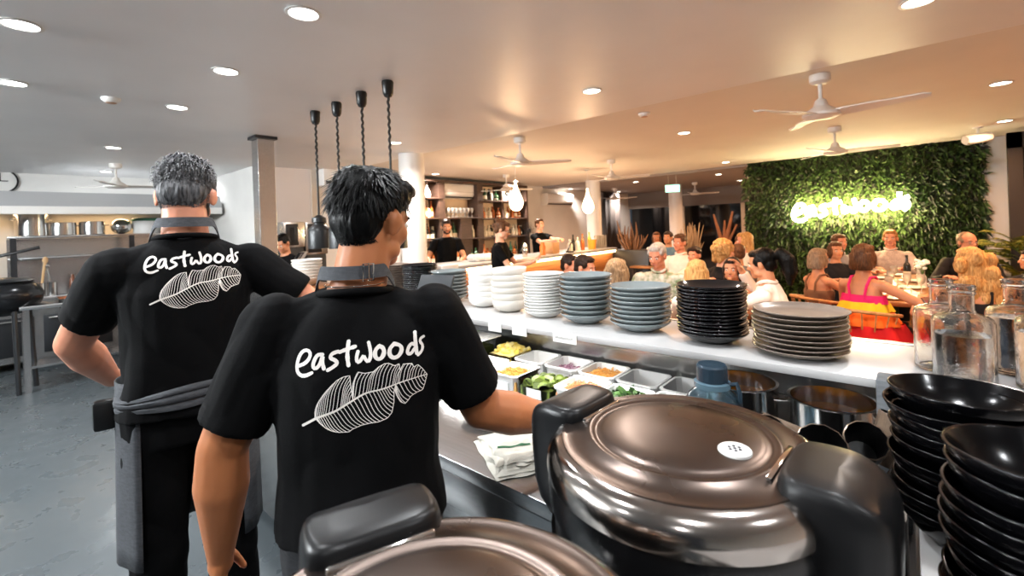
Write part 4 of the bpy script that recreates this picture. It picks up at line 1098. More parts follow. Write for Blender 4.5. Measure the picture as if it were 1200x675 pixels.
def person(label, x, y, head_deg, top, pose='stand', seat=.45, lean=0, yaw=0, pitch=0, roll=0, rh=None, lh=None, rhint=None, lhint=None, sk='fair', hair=('short', 'brown'),
           top_kind='tshirt', top_mat=None, bottom=None, female=False, wide=1.0, voxel=.008, curl=(.5, .5), rpalm=(0, 0, -1), lpalm=(0, 0, -1), rdir=None, ldir=None, beard=None, loose=0, le=None, re=None, hshift=0, hdrop=0, sdrop=0, arm=1, neck=1,
           face=True, legs=None, shoe=None, name='person', sleeve=None, twist=0, smooth=4, hem=.0, glasses=False, extra=None, tw_wr=0):
    """local frame: +Y is forward, +X the person's right is -X mirrored below; returns the body object and the joints"""
    sit = pose == 'sit'
    cl = math.cos(R(lean))
    if sit: s = min(1.06, max(.86, (top - seat - .02) / (.845 * (.25 + .75 * cl))))
    else: s = top / (1.755 if not lean else (.93 + .825 * cl))
    Uv = V((0, math.sin(R(lean)), cl)); Fv = V((0, cl, -math.sin(R(lean))))
    rot_ = Matrix.Rotation(-R(head_deg - 90), 3, 'Z'); tol = lambda q: rot_ @ (V(q) - V((x, y, 0))) if isinstance(q, Vector) else q
    rh, lh = tol(rh), tol(lh)
    T = lambda a, b=0, c=0: P + Uv * (a * s) + Fv * (b * s) + XT * (c * s)
    XT = X3.copy()
    P = V((0, 0, (.93 * s) if not sit else seat + .095 * s))
    if sit:   # put the head exactly at the wanted height
        P.z = top - (.825 * s) * (cl * .97 + .03)
    wsh = (.155 if female else .178) * wide * s
    tq = Matrix.Rotation(R(twist), 3, 'Z')
    XS = tq @ X3
    SR = T(.458 - sdrop) + XS * wsh; SL = T(.458 - sdrop) - XS * wsh           # +X is the right side (facing +Y)
    HR, HL = P + V((.088 * s, 0, -.02 * s)), P + V((-.088 * s, 0, -.02 * s))
    l1, l2 = .295 * s, .255 * s
    def reach(S, tgt, hint, side):
        if tgt is None: tgt = S + V((side * .07 * s, .06 * s, -.53 * s))
        return ik(S, V(tgt), l1, l2, V(hint) if hint else V((side * .5, -.8, -.3)))
    ER, WR = reach(SR, rh, rhint, 1); EL, WL = reach(SL, lh, lhint, -1)
    if re is not None: ER = SR + (tol(re) - SR).normalized() * l1; WR = ER + (V(rh) - ER).normalized() * l2
    if le is not None: EL = SL + (tol(le) - SL).normalized() * l1; WL = EL + (V(lh) - EL).normalized() * l2
    b = Blob()
    ft = .9 if female else 1
    # torso core
    secs = [(T(-.10), .135 * s, .095 * s), (T(0), .155 * s, .105 * s), (T(.12), .128 * s * ft, .09 * s), (T(.25), .138 * s * ft * wide, .098 * s), (T(.36), .155 * s * ft * wide, .104 * s), (T(.43), .140 * s * ft * wide, .088 * s), (T(.50), .085 * s * wide, .065 * s), (T(.56), .056 * s, .055 * s)]
    b.loft([(c, rx, ry, XT if i < 3 else XS, Fv) for i, (c, rx, ry) in enumerate(secs)])
    HO = T(.595 - hdrop, .018, hshift)
    b.cap(T(.50, -.01), .060 * s * neck, HO + V((0, -.012, .07)) * s, .054 * s * neck)
    b.cap(T(.50, -.01), .042 * s, SR - XS * .02 * s, .044 * s); b.cap(T(.50, -.01), .042 * s, SL + XS * .02 * s, .044 * s)
    for S, E_, W_, side, cv, pn, dd in ((SR, ER, WR, 1, curl[0], rpalm, rdir), (SL, EL, WL, -1, curl[1], lpalm, ldir)):
        fm_ = .86 if female else arm * wide ** .7
        b.cap(S, .054 * s * fm_, E_, .040 * s * fm_)
        mid = S.lerp(E_, .45); b.ell(mid, (.05 * s * fm_,) * 3)
        b.cap(E_, .040 * s * fm_, E_.lerp(W_, .35), .044 * s * fm_); b.cap(E_.lerp(W_, .35), .044 * s * fm_, W_, .027 * s * (.6 + .4 * arm))
        d_ = V(dd) if dd else (W_ - E_)
        hand(b, W_, d_, V(pn), side, s, cv)
    # legs
    if legs is None:
        if sit:
            kz = min(P.z - .01, .50 * s)
            KR, KL = HR + V((.05 * s, .42 * s, kz - HR.z)), HL + V((-.05 * s, .42 * s, kz - HL.z))
            AR, AL = V((KR.x, KR.y - .02, .085 * s)), V((KL.x, KL.y - .02, .085 * s))
        else:
            KR, KL = V((HR.x + .01, .03 * s, .50 * s)), V((HL.x - .01, .03 * s, .50 * s)); AR, AL = V((HR.x + .02, -.02 * s, .085 * s)), V((HL.x - .02, -.02 * s, .085 * s))
    else: KR, AR, KL, AL = [V(q) for q in legs]
    for H_, K_, A_ in ((HR, KR, AR), (HL, KL, AL)):
        b.cap(H_, .075 * s, K_, .05 * s); b.cap(K_, .05 * s, K_.lerp(A_, .3), .052 * s); b.cap(K_.lerp(A_, .3), .052 * s, A_, .034 * s)
        b.cap(A_ + V((0, -.03 * s, -.042 * s)), .033 * s, A_ + V((0, .14 * s, -.052 * s)), .028 * s)
    # head, built around the chin-level origin HO
    hr = (Matrix.Rotation(R(yaw), 3, 'Z') @ Matrix.Rotation(R(-pitch), 3, 'X') @ Matrix.Rotation(R(roll), 3, 'Y'))
    pivot = HO + V((0, -.01, .05)) * s
    def hp(q): return pivot + hr @ ((V(q) - V((0, -.01, .05))) * s)
    def he(c, rad): b.ell(hp(c), tuple(k * s for k in rad), hr, 20, 14)
    he((0, -.012, .138), (.074, .094, .086)); he((0, .022, .085), (.060, .070, .082)); he((0, .012, .05), (.052, .062, .045))
    he((0, .066, .020), (.028, .026, .022)); he((.034, .055, .083), (.026, .028, .03)); he((-.034, .055, .083), (.026, .028, .03))
    he((.044, .022, .038), (.02, .035, .026)); he((-.044, .022, .038), (.02, .035, .026))
    b.cap(hp((0, .088, .112)), .008 * s, hp((0, .108, .080)), .0125 * s, 10)
    he((.012, .094, .076), (.009, .010, .008)); he((-.012, .094, .076), (.009, .010, .008))
    b.cap(hp((-.036, .073, .126)), .0125 * s, hp((.036, .073, .126)), .0125 * s, 10)
    b.cap(hp((-.018, .082, .050)), .008 * s, hp((.018, .082, .050)), .008 * s, 8); b.cap(hp((-.014, .083, .041)), .008 * s, hp((.014, .083, .041)), .008 * s, 8)
    for sd in (1, -1):
        rot = hr @ Matrix.Rotation(R(-20 * sd), 3, 'Z') @ Matrix.Rotation(R(-12), 3, 'X')
        b.ell(hp((.078 * sd, -.008, .098)), (.0085 * s, .020 * s, .032 * s), rot, 12, 10)
        b.ell(hp((.081 * sd, -.016, .108)), (.0075 * s, .014 * s, .022 * s), rot, 12, 10)
    body = link(name, b.fuse('person_body', voxel, smooth), SK[sk], None, 180, (x, y, 0), R(head_deg - 90))
    tag(body, label, 'person')
    if face:
        for sd in (1, -1):
            e = MB().ell(hp((.031 * sd, .0785, .107)), (.0125 * s, .010 * s, .0095 * s), hr).build('eye', m_eyew, body, 80)
            MB().ell(hp((.031 * sd, .0855, .107)), (.0058 * s, .004 * s, .0062 * s), hr).build('iris', m_iris, e, 80)
            MB().tube([hp((.016 * sd, .088, .126)), hp((.032 * sd, .088, .131)), hp((.048 * sd, .074, .126))], .0038 * s, 6).build('eyebrow', m_brow, body, 60)
        MB().tube([hp((-.024, .082, .046)), hp((-.010, .0905, .0475)), hp((.010, .0905, .0475)), hp((.024, .082, .046))], .0042 * s, 6, [.002 * s, .005 * s, .005 * s, .002 * s]).build('lips', m_lip, body, 60)
    if glasses:
        g = MB()
        for sd in (1, -1):
            g.tube([hp((.032 * sd + .022 * math.cos(a), .098, .107 + .017 * math.sin(a))) for a in [2 * PI * k / 16 for k in range(16)]], .0018 * s, 6, closed=True)
            g.tube([hp((.054 * sd, .097, .11)), hp((.078 * sd, .02, .112)), hp((.08 * sd, -.01, .105))], .0018 * s, 6)
        g.tube([hp((-.010, .099, .11)), hp((.010, .099, .11))], .0018 * s, 6)
        g.build('eyeglasses', m_black, body, 60)
    if beard:
        bb = Blob(); 
        for c, rad in (((0, .062, .018), (.034, .032, .026)), ((.038, .042, .038), (.022, .036, .034)), ((-.038, .042, .038), (.022, .036, .034)), ((.056, .012, .06), (.010, .018, .034)), ((-.056, .012, .06), (.010, .018, .034))):
            bb.ell(hp(c), tuple(k * s for k in rad), hr)
        bb.cap(hp((-.024, .088, .058)), .006 * s, hp((.024, .088, .058)), .006 * s, 8)
        link('beard', bb.fuse('beard', .005, 2), HM[beard], body, 180)
    # hair
    hb = Blob(); style, hc = hair
    def hh_(c, rad): hb.ell(hp(c), tuple(k * s for k in rad), hr, 20, 14)
    if style != 'none':
        hh_((0, -.026, .152), (.080, .092, .085)); hh_((0, .030, .192), (.060, .052, .034)); hh_((0, -.055, .10), (.070, .055, .068))
        if style == 'short':
            hh_((.062, .012, .150), (.018, .045, .035)); hh_((-.062, .012, .150), (.018, .045, .035))
        if style == 'receding':
            hb.bm.clear(); hh_((0, -.034, .150), (.080, .086, .080)); hh_((0, -.055, .10), (.072, .055, .066)); hh_((.064, -.005, .13), (.018, .04, .035)); hh_((-.064, -.005, .13), (.018, .04, .035))
        if style == 'tousled':
            hh_((.03, .035, .192), (.05, .045, .028)); hh_((-.03, .038, .195), (.045, .040, .026)); hh_((.066, .0, .168), (.02, .05, .036)); hh_((-.066, .0, .168), (.02, .05, .036)); hh_((0, -.07, .17), (.07, .05, .06))
        if style in ('long', 'wavy'):
            hh_((.066, -.01, .10), (.024, .055, .085)); hh_((-.066, -.01, .10), (.024, .055, .085))
            hb.loft([(hp((0, -.050, .15)), .082 * s, .066 * s, hr @ X3, hr @ V((0, 1, 0))), (hp((0, -.060, .05)), .096 * s, .056 * s, hr @ X3, hr @ V((0, 1, 0))), (hp((0, -.075, -.06)), .105 * s, .046 * s, hr @ X3, hr @ V((0, 1, 0))), (hp((0, -.085, -.16)), .095 * s, .034 * s, hr @ X3, hr @ V((0, 1, 0))), (hp((0, -.085, -.22)), .06 * s, .02 * s, hr @ X3, hr @ V((0, 1, 0)))])
            if style == 'wavy':
                rg = random.Random(4)
                for k in range(40): hh_((rg.uniform(-.125, .125), rg.uniform(-.13, -.03), rg.uniform(-.2, .17)), (.042, .036, .06))
        if style == 'bob':
            hh_((.066, -.01, .09), (.026, .058, .075)); hh_((-.066, -.01, .09), (.026, .058, .075))
            hb.loft([(hp((0, -.05, .15)), .084 * s, .066 * s, hr @ X3, hr @ V((0, 1, 0))), (hp((0, -.055, .05)), .094 * s, .060 * s, hr @ X3, hr @ V((0, 1, 0))), (hp((0, -.055, .00)), .085 * s, .05 * s, hr @ X3, hr @ V((0, 1, 0)))])
        if style == 'curly':
            rg = random.Random(6)
            for k in range(70):
                a = rg.uniform(0, 2 * PI); e = rg.uniform(-.6, 1.3)
                q = V((math.cos(a) * math.cos(e) * .088, math.sin(a) * math.cos(e) * .092 - .03, .13 + math.sin(e) * .088))
                if q.y > .035 and q.z < .185: continue
                hh_(q, (.026, .026, .026))
            for k in range(30): hh_((rg.uniform(-.09, .09), rg.uniform(-.10, -.04), rg.uniform(0, .12)), (.026, .026, .03))
        if style in ('ponytail', 'bun'):
            hh_((.066, -.005, .13), (.018, .05, .045)); hh_((-.066, -.005, .13), (.018, .05, .045))
            if style == 'bun': hh_((0, -.10, .215), (.036, .036, .034)); hh_((0, -.13, .13), (.02, .02, .03))
            else:
                hb.chain([hp((0, -.10, .16)), hp((0, -.15, .165)), hp((0, -.185, .11)), hp((0, -.185, .02)), hp((0, -.165, -.07))], [.028 * s, .046 * s, .056 * s, .05 * s, .02 * s])
        me = hb.fuse('hair', min(voxel, .007), 3)
        wrinkle(me, .0045 * s, (70, 70, 14), 3)
        ho = link('hair', me, HM[hc], body, 180)
    # top garment
    J = dict(P=P, T=T, SR=SR, SL=SL, ER=ER, EL=EL, WR=WR, WL=WL, s=s, hp=hp, hr=hr, Fv=Fv, Uv=Uv, XS=XS, HR=HR, HL=HL, KR=KR, KL=KL, AR=AR, AL=AL)
    g = Blob(); k = .017 * s
    lo_ = -.16 - hem if not sit else -.10
    def gs(a, rx, ry, up_=1): return (T(a), rx * s * ft + k, ry * s + k, XS if a > .2 else XT, Fv)
    if top_kind == 'tshirt' or top_kind == 'shirt':
        g.loft([gs(lo_, .162 + loose, .112 + loose), gs(0, .160 + loose, .110 + loose), gs(.12, .140 + loose * 1.2, .098 + loose), gs(.25, .143 * wide + loose, .102 + loose * .8), gs(.36, .158 * wide + loose * .6, .106 + loose * .4), gs(.43, .150 * wide, .096), gs(.475, .110 * wide, .082), gs(.51, .080, .068), gs(.532, .066, .060)])
        fr = sleeve if sleeve is not None else (.62 if top_kind == 'tshirt' else 1.0)
        for S, E_, W_, sd in ((SR, ER, WR, 1), (SL, EL, WL, -1)):
            fm_ = .88 if female else (.45 + .55 * arm) * wide ** .7
            g.cap(T(.500, -.012), .060 * s, S - XS * sd * .03 * s, .058 * s); g.ell(S, (.057 * s * min(1.05, fm_),) * 3)
            e = S.lerp(E_, min(1, fr)); r1 = .066 * s * fm_ if top_kind == 'tshirt' else .055 * s * fm_
            g.cap(S, .066 * s * fm_, e, r1, 18, (True, fr >= 1))
            if fr >= 1: g.cap(E_, .055 * s * fm_, E_.lerp(W_, fr - 1 if fr > 1 else .93), .042 * s, 16, (True, False))
        me = g.fuse('top', voxel, smooth)
        wrinkle(me, .0075 * s, (9, 9, 5.5), 1)
        to = link('t_shirt' if top_kind == 'tshirt' else 'shirt', me, top_mat, body, 180)
        J['top'] = to
        if top_kind == 'shirt':
            MB().tube([T(.555) + XS * (.066 * s * math.cos(a)) + Fv * (.066 * s * math.sin(a)) + Uv * (.012 * math.cos(a * 2)) for a in [2 * PI * q / 24 for q in range(24)]], .014 * s, 8, closed=True).build('collar', top_mat, body, 60)
    elif top_kind == 'tank':
        g.loft([gs(lo_, .162, .112), gs(0, .160, .110), gs(.12, .140, .098), gs(.25, .143, .102), gs(.33, .154, .106), gs(.365, .150, .1)])
        me = g.fuse('top', voxel, smooth); wrinkle(me, .006 * s, (12, 12, 6), 1)
        J['top'] = link('strap_top', me, top_mat, body, 180)
        st = MB()
        for sd in (1, -1):
            st.tube([T(.34, .11, .07 * sd), T(.45, .105, .075 * sd), T(.535, .03, .08 * sd), T(.53, -.05, .075 * sd), T(.45, -.105, .07 * sd), T(.34, -.11, .055 * sd)], .011 * s, 6)
        st.build('strap', top_mat, body, 60)
    # trousers or skirt
    lg = Blob()
    lg.loft([(T(-.105), .150 * s, .112 * s, XT, Fv), (T(-.02), .166 * s, .116 * s, XT, Fv), (T(.05), .152 * s, .108 * s, XT, Fv)])
    for H_, K_, A_ in ((HR, KR, AR), (HL, KL, AL)):
        lg.cap(H_, (.092 + loose * .5) * s, K_, (.068 + loose) * s); lg.cap(K_, (.068 + loose) * s, A_ + V((0, 0, .01)), (.054 + loose) * s, 14, (True, False))
    me = lg.fuse('bottom', max(voxel, .008), 4); wrinkle(me, .006 * s, (7, 7, 8), 2)
    J['bottom'] = link('trousers', me, bottom or MATS['cloth_darkpants'], body, 180)
    sh = Blob()
    for A_ in (AR, AL): sh.cap(A_ + V((0, -.03 * s, -.040 * s)), .042 * s, A_ + V((0, .145 * s, -.050 * s)), .034 * s)
    link('shoes', sh.fuse('shoes', .009, 2), shoe or m_black, body, 180)
    return body, J
cloth('darkpants', h(26, 26, 29))
# ---------------------------------------------------------------- the print on the cooks' shirts, drawn in its own units
LET = [  # strokes: (points, width)
 ([(100,228),(138,214),(164,184),(168,156),(150,138),(124,143),(104,166),(90,206),(86,246),(100,276),(134,286),(178,266)], 19),
 ([(234,168),(206,166),(186,204),(182,238),(202,246),(226,216),(238,160),(234,210),(244,246)], 20),
 ([(318,158),(286,166),(274,190),(304,204),(318,222),(298,240),(266,256)], 20),
 ([(376,106),(370,160),(371,200),(378,238)], 22), ([(328,162),(370,148),(414,136)], 20),
 ([(430,166),(421,200),(428,230),(448,216),(462,184),(474,214),(490,230),(503,200),(501,160),(490,118)], 19),
 ([(552,142),(530,160),(524,192),(540,218),(564,214),(580,184),(574,154),(552,142)], 22),
 ([(636,138),(612,160),(606,192),(626,220),(660,216),(682,180),(672,150),(636,138)], 22),
 ([(754,160),(736,148),(714,178),(712,208),(734,212),(756,182)], 19), ([(758,88),(761,150),(768,214)], 21),
 ([(812,122),(792,130),(788,150),(806,172),(802,204),(776,226)], 16)]
MID = [(125,562),(200,525),(255,508),(310,490),(355,464),(400,440),(445,416),(490,400),(560,394),(640,375),(720,358),(828,352)]
UPP = [(195,508),(196,480),(212,435),(235,400),(262,368),(290,340),(315,318),(345,303),(386,297),(390,350),(398,408),(405,380),(414,315),(430,280),(470,290),(520,284),(545,262),(580,246),(605,246),(640,266),(664,256),(668,304),(686,264),(740,268),(748,292),(772,280),(800,310),(828,352)]
LOW = [(195,512),(210,545),(235,572),(260,592),(290,606),(325,615),(378,617),(398,602),(450,584),(500,578),(545,578),(592,566),(618,536),(630,480),(632,400),(650,450),(668,484),(694,500),(716,478),(730,460),(762,448),(800,440),(814,402),(828,352)]
def resample(pts, n):
    pts = [V(p) for p in pts]; d = [0]
    for a, b in zip(pts, pts[1:]): d.append(d[-1] + (b - a).length)
    out = []; j = 0
    for k in range(n):
        t_ = d[-1] * k / (n - 1)
        while j < len(pts) - 2 and d[j + 1] < t_: j += 1
        q = (t_ - d[j]) / max(1e-9, d[j + 1] - d[j])
        out.append(pts[j].lerp(pts[j + 1], min(1, q)))
    return out
def smoothline(pts, n, it=2):
    p = [V(q) for q in pts]
    for _ in range(it):
        q = [p[0]]
        for a, b in zip(p, p[1:]): q += [a.lerp(b, .25), a.lerp(b, .75)]
        q.append(p[-1]); p = q
    return resample(p, n)
def design():
    out = []
    for pts, wd in LET: out.append((smoothline(pts, 26), [wd * (1.05 + .25 * noise.noise(V((k * .21, wd, pts[0][0])))) for k in range(26)], True))
    m = smoothline(MID, 40); out.append((m, [15 - 10 * k / 39 for k in range(40)], True))
    for c in (UPP, LOW): out.append((resample(c, 90), [4.2] * 90, False))
    def mid_at(x):
        for p, q in zip(MID, MID[1:]):
            if p[0] <= x <= q[0]: return V((x, p[1] + (q[1] - p[1]) * (x - p[0]) / (q[0] - p[0])))
        return V(MID[-1])
    for c, sg in ((UPP, -1), (LOW, 1)):
        e = resample(c, 54 if sg < 0 else 46)
        for k in range(2, len(e) - 1):
            b = e[k]; gap = abs(b.y - mid_at(b.x).y)
            if gap < 6: continue
            ax = b.x - (.34 if sg < 0 else .55) * gap - 4
            if sg < 0:
                if b.x > 668 and b.x < 760: ax = max(ax, 652)
                elif 400 < b.x < 470: ax = max(ax, 402)
            elif b.x > 634: ax = max(ax, 640)
            ax = max(190, ax)
            a = mid_at(ax)
            n_ = V((-(b - a).y, (b - a).x)).normalized()
            pts = []
            for q in range(9):
                t_ = q / 8
                pts.append(a.lerp(b, t_) + n_ * (math.sin(t_ * PI) * -.07 + math.sin(t_ * 2 * PI) * .02) * (b - a).length * -sg)
            out.append((pts, [3.6] * 9, False))
    return out
DESIGN = design()
def print_on(obj, origin, ux, uy, nrm, parent, m, mid=(465, 360), only=None, name='shirt_print', off=.0016):
    """lay the strokes on the garment: origin = where the design's middle sits, ux/uy = metres per unit, nrm = outward direction"""
    bv = BVHTree.FromPolygons([v.co for v in obj.data.vertices], [p.vertices for p in obj.data.polygons])
    mb = MB()
    def put(p):
        q = origin + ux * (p[0] - mid[0]) + uy * (p[1] - mid[1])
        hit, n_, i_, d_ = bv.ray_cast(q + nrm * .4, -nrm)
        return (hit + nrm * off) if hit else q
    for st, (pts, wd, rnd) in enumerate(DESIGN[:only] if only else DESIGN):
        n = len(pts); vs = []; fs = []
        for i, p in enumerate(pts):
            a = pts[max(0, i - 1)]; b = pts[min(n - 1, i + 1)]; d = (b - a)
            d = d.normalized() if d.length > 1e-6 else V((1, 0)); nn = V((-d.y, d.x))
            w_ = wd[i]
            for k in (-1, 0, 1): vs.append(put(p + nn * (k * w_ / 2)))
        for i in range(n - 1):
            for k in range(2): fs.append((i*3+k, i*3+k+1, i*3+3+k+1, i*3+3+k))
        if rnd:
            for i, sg in ((0, -1), (n - 1, 1)):
                p = pts[i]; q = pts[1] if i == 0 else pts[-2]; d = (p - q).normalized(); nn = V((-d.y, d.x)); w_ = wd[i] / 2
                b0 = len(vs); vs.append(put(p)); arc = [put(p + nn * (w_ * math.cos(a)) + d * (w_ * math.sin(a))) for a in [PI * j / 6 for j in range(7)]]
                vs += arc
                for j in range(6): fs.append((b0, b0 + 1 + j, b0 + 2 + j))
        mb.add(vs, fs)
    return mb.build(name, m, parent, 0)
m_print = mat('print_white', h(240, 234, 228), .7)
m_blacktee = cloth('black_tee', h(7, 7, 8), var=.05, spec=.12)
m_denim = mat('denim_grey', h(42, 43, 46), .85, var=.28, vscale=60, vstretch=(1, 1, 3), bump=.35, bscale=160, bstretch=(1, 1, 2.5))
m_apron = mat('apron_grey', h(66, 68, 72), .85, var=.22, vscale=50, vstretch=(1, 1, 3), bump=.3, bscale=180)
def tufts(J, parent, name, m, n, L, seed, region, wd=.0022, lift=.35, vc=(0, -.024, .150), vr=(.079, .092, .086), rnd=.4):
    """short locks of hair growing out of the cap"""
    rg = random.Random(seed); mb = MB(); s = J['s']; hp = J['hp']
    vs = []; fs = []
    made = 0
    while made < n:
        z = rg.uniform(-.75, 1); a = rg.uniform(0, 2 * PI); r_ = math.sqrt(1 - z * z)
        u = V((r_ * math.cos(a), r_ * math.sin(a), z))
        p = V((vc[0] + u.x * vr[0], vc[1] + u.y * vr[1], vc[2] + u.z * vr[2]))
        if not region(p): continue
        made += 1
        crown = V((.01, -.05, .235))
        away = (p - crown); tg = away - u * away.dot(u)
        tg = tg.normalized() if tg.length > 1e-4 else V((1, 0, 0))
        tg = (tg + V((rg.uniform(-rnd, rnd), rg.uniform(-rnd, rnd), rg.uniform(-.3, .12)))).normalized()
        ll = L * rg.uniform(.6, 1.25) * min(1, max(.22, (p.z - .05) / .12 * (.55 if abs(p.x) > .045 and p.y > -.05 else 1))); lf = lift * rg.uniform(.5, 1.5)
        p1 = p + tg * ll * .5 + u * ll * lf * .8; p2 = p + tg * ll + u * ll * lf * .7
        sd = tg.cross(u).normalized() * wd * rg.uniform(.7, 1.4); up_ = u * wd * .8
        b0 = len(vs)
        for q, k in ((p - u * .004, 1.2), (p1, .9)):
            vs += [hp(q + sd * k), hp(q + up_ * k), hp(q - sd * k)]
        vs.append(hp(p2))
        fs += [(b0, b0+3, b0+4, b0+1), (b0+1, b0+4, b0+5, b0+2), (b0+3, b0+6, b0+4), (b0+4, b0+6, b0+5)]
    mb.add(vs, fs)
    o = mb.build(name, m, parent, 180)
    return o

# --- near cook -------------------------------------------------------------
A = at_d(420, 400, 1.10)
c1h = 143
c1, J1 = person('person with glossy black hair in a black printed t-shirt, reaching over the food tubs', A.x, A.y, c1h, 1.735, sk='warm', hair=('tousled', 'black'), yaw=-38, pitch=10, roll=3,
                top_mat=m_blacktee, bottom=m_denim, wide=1.04, loose=.022, voxel=.006, smooth=5,
                rh=V((-.76, 1.05, 1.03)), re=at_d(566, 482, 1.2), lh=at_d(258, 690, 1.06), le=at_d(238, 578, 1.02), hshift=.03, curl=(.35, .45), rpalm=(0, 0, -1), lpalm=(1, .2, 0), sleeve=.80, hem=-.15, arm=1.28, neck=1.14)
s1 = J1['s']
origin = J1['T'](.335, -.10, .025)
sc = .275 / 745
rl = R(1)
print_on(J1['top'], origin, (V((math.cos(rl), 0, -math.sin(rl)))) * sc * 1.0, (V((-math.sin(rl), 0, -math.cos(rl)))) * sc, V((0, -1, .08)).normalized(), c1, m_print)
def neck_strap(J, parent, buckle, z0, m, rx=.073, ry=.076, wd=.030):
    T = J['T']; s = J['s']; mb = MB(); n = 40; vs = []; fs = []
    for i in range(n + 1):
        a = R(150) + R(240) * i / n   # round the back of the neck, down to the chest at both ends
        ca, sa = math.cos(a), math.sin(a)
        front = max(0, sa + .35)
        for k, o_ in ((0, -.5), (1, .5)):
            zz = z0 + o_ * wd - front * .10
            ex = .006 * (1 if o_ < 0 else 0)
            for dr in (0, .004):
                vs.append(T(zz, sa * (ry + ex + dr + front * .02) - .012, ca * (rx + ex + dr + front * .03)))
    for i in range(n):
        b0, b1 = i * 4, i * 4 + 4
        fs += [(b0, b1, b1+2, b0+2), (b0+1, b0+3, b1+3, b1+1), (b0, b0+1, b1+1, b1), (b0+2, b1+2, b1+3, b0+3)]
    fs += [(0, 2, 3, 1), (n*4, n*4+1, n*4+3, n*4+2)]
    o = mb.add(vs, fs).build('apron_strap', m, parent, 40)
    if buckle is not None:
        a = R(buckle); ca, sa = math.cos(a), math.sin(a)
        c = lambda du, dz: T(z0 + dz, sa * (ry + .0135) - .012 + (ca * du), ca * (rx + .0135) - (sa * du))
        MB().tube([c(-.012, -.019), c(.012, -.019), c(.013, .019), c(-.011, .019)], .0023, 8, closed=True).build('buckle', m_chrome, o, 60)
        MB().tube([c(.002, -.021), c(.002, .021)], .0018, 6).build('buckle_bar', m_chrome, o, 60)
    return o
neck_strap(J1, c1, 296, .580, m_apron)
def tee_collar(J, parent, m):
    T = J['T']
    MB().tube([T(.527 - .010 * math.sin(a), -.010 + .077 * math.sin(a), .082 * math.cos(a)) for a in [2 * PI * q / 40 for q in range(40)]], .009, 10, closed=True).build('collar_band', m, parent, 80)
tee_collar(J1, c1, m_blacktee)
tufts(J1, c1, 'hair_locks', HM['black'], 3000, .052, 1, lambda p: not (p.y > .03 and p.z < .165) and p.z > .085 and not (abs(p.x) > .05 and p.y > -.04 and p.z < .145), .0030, .03)
tufts(J1, c1, 'nape_hair', HM['black'], 2600, .013, 3, lambda p: p.y < -.02 and abs(p.x) < .058 and .018 < p.z < .11, .0011, .06, (0, -.022, .10), (.072, .086, .088), .25)
MB().tube([J1['T'](.548, -.012 + .070 * math.sin(a), .070 * math.cos(a)) for a in [2 * PI * q / 48 for q in range(48)]], .0014, 6, closed=True).build('necklace', m_chrome, c1, 80)
# back pockets on the near cook
T1 = J1['T']
bv = BVHTree.FromPolygons([v.co for v in J1['bottom'].data.vertices], [p.vertices for p in J1['bottom'].data.polygons])
def pocket(bv, T, cx, cz, w_, hh, parent, m):
    vs = []; fs = []; g = 6
    for i in range(g + 1):
        for j in range(g + 1):
            u, v = i / g, j / g; q = T(cz - hh * v, -.4, cx + (u - .5) * w_ * (1 - .12 * v))
            hit = bv.ray_cast(q, V((0, 1, 0)))[0]
            vs.append((hit if hit else q + V((0, .28, 0))) + V((0, -.004, 0)))
    for i in range(g):
        for j in range(g): a = i * (g + 1) + j; fs.append((a, a + 1, a + g + 2, a + g + 1))
    return MB().add(vs, fs).build('back_pocket', m, parent, 60)
pocket(bv, T1, -.085, -.13, .12, .14, c1, m_denim); pocket(bv, T1, .085, -.13, .12, .14, c1, m_denim)

# --- far cook ----------------------------------------------------------------
A = at_d(222, 400, 1.62)
c2h = 168
c2, J2 = person('person with short greying hair, black printed t-shirt and grey waist apron, standing', A.x, A.y, c2h, 1.91, sk='red', hair=('short', 'salt'), yaw=-14, pitch=26,
                top_mat=m_blacktee, bottom=cloth('black_trousers', h(7, 7, 8), spec=.12), wide=1.0, loose=.012, voxel=.006, smooth=5, beard='dark',
                lh=at_d(135, 447, 1.78), le=at_d(70, 430, 1.58), rh=V((-2.02, .86, 1.10)), rhint=(.8, -.3, -.5), curl=(.5, .5), rpalm=(-.3, .2, -1), lpalm=(.6, .3, -1), ldir=(.5, .8, -.1), sleeve=.66, hem=-.15, arm=1.2, neck=1.12, hdrop=.028, sdrop=.025)
origin = J2['T'](.40, -.10, .022)
rl = R(1); sc = .272 / 745
print_on(J2['top'], origin, V((math.cos(rl), 0, -math.sin(rl))) * sc, V((-math.sin(rl), 0, -math.cos(rl))) * sc, V((0, -1, .08)).normalized(), c2, m_print)
tufts(J2, c2, 'nape_hair', HM['salt'], 2200, .011, 5, lambda p: p.y < .0 and .015 < p.z < .11, .0011, .08, (0, -.022, .10), (.072, .086, .090), .25)
neck_strap(J2, c2, None, .578, m_apron); tee_collar(J2, c2, m_blacktee)
tufts(J2, c2, 'hair_locks', HM['salt'], 2600, .022, 2, lambda p: not (p.y > .03 and p.z < .165) and p.z > .075 and not (abs(p.x) > .05 and p.y > -.03 and p.z < .13), .0018, .55)
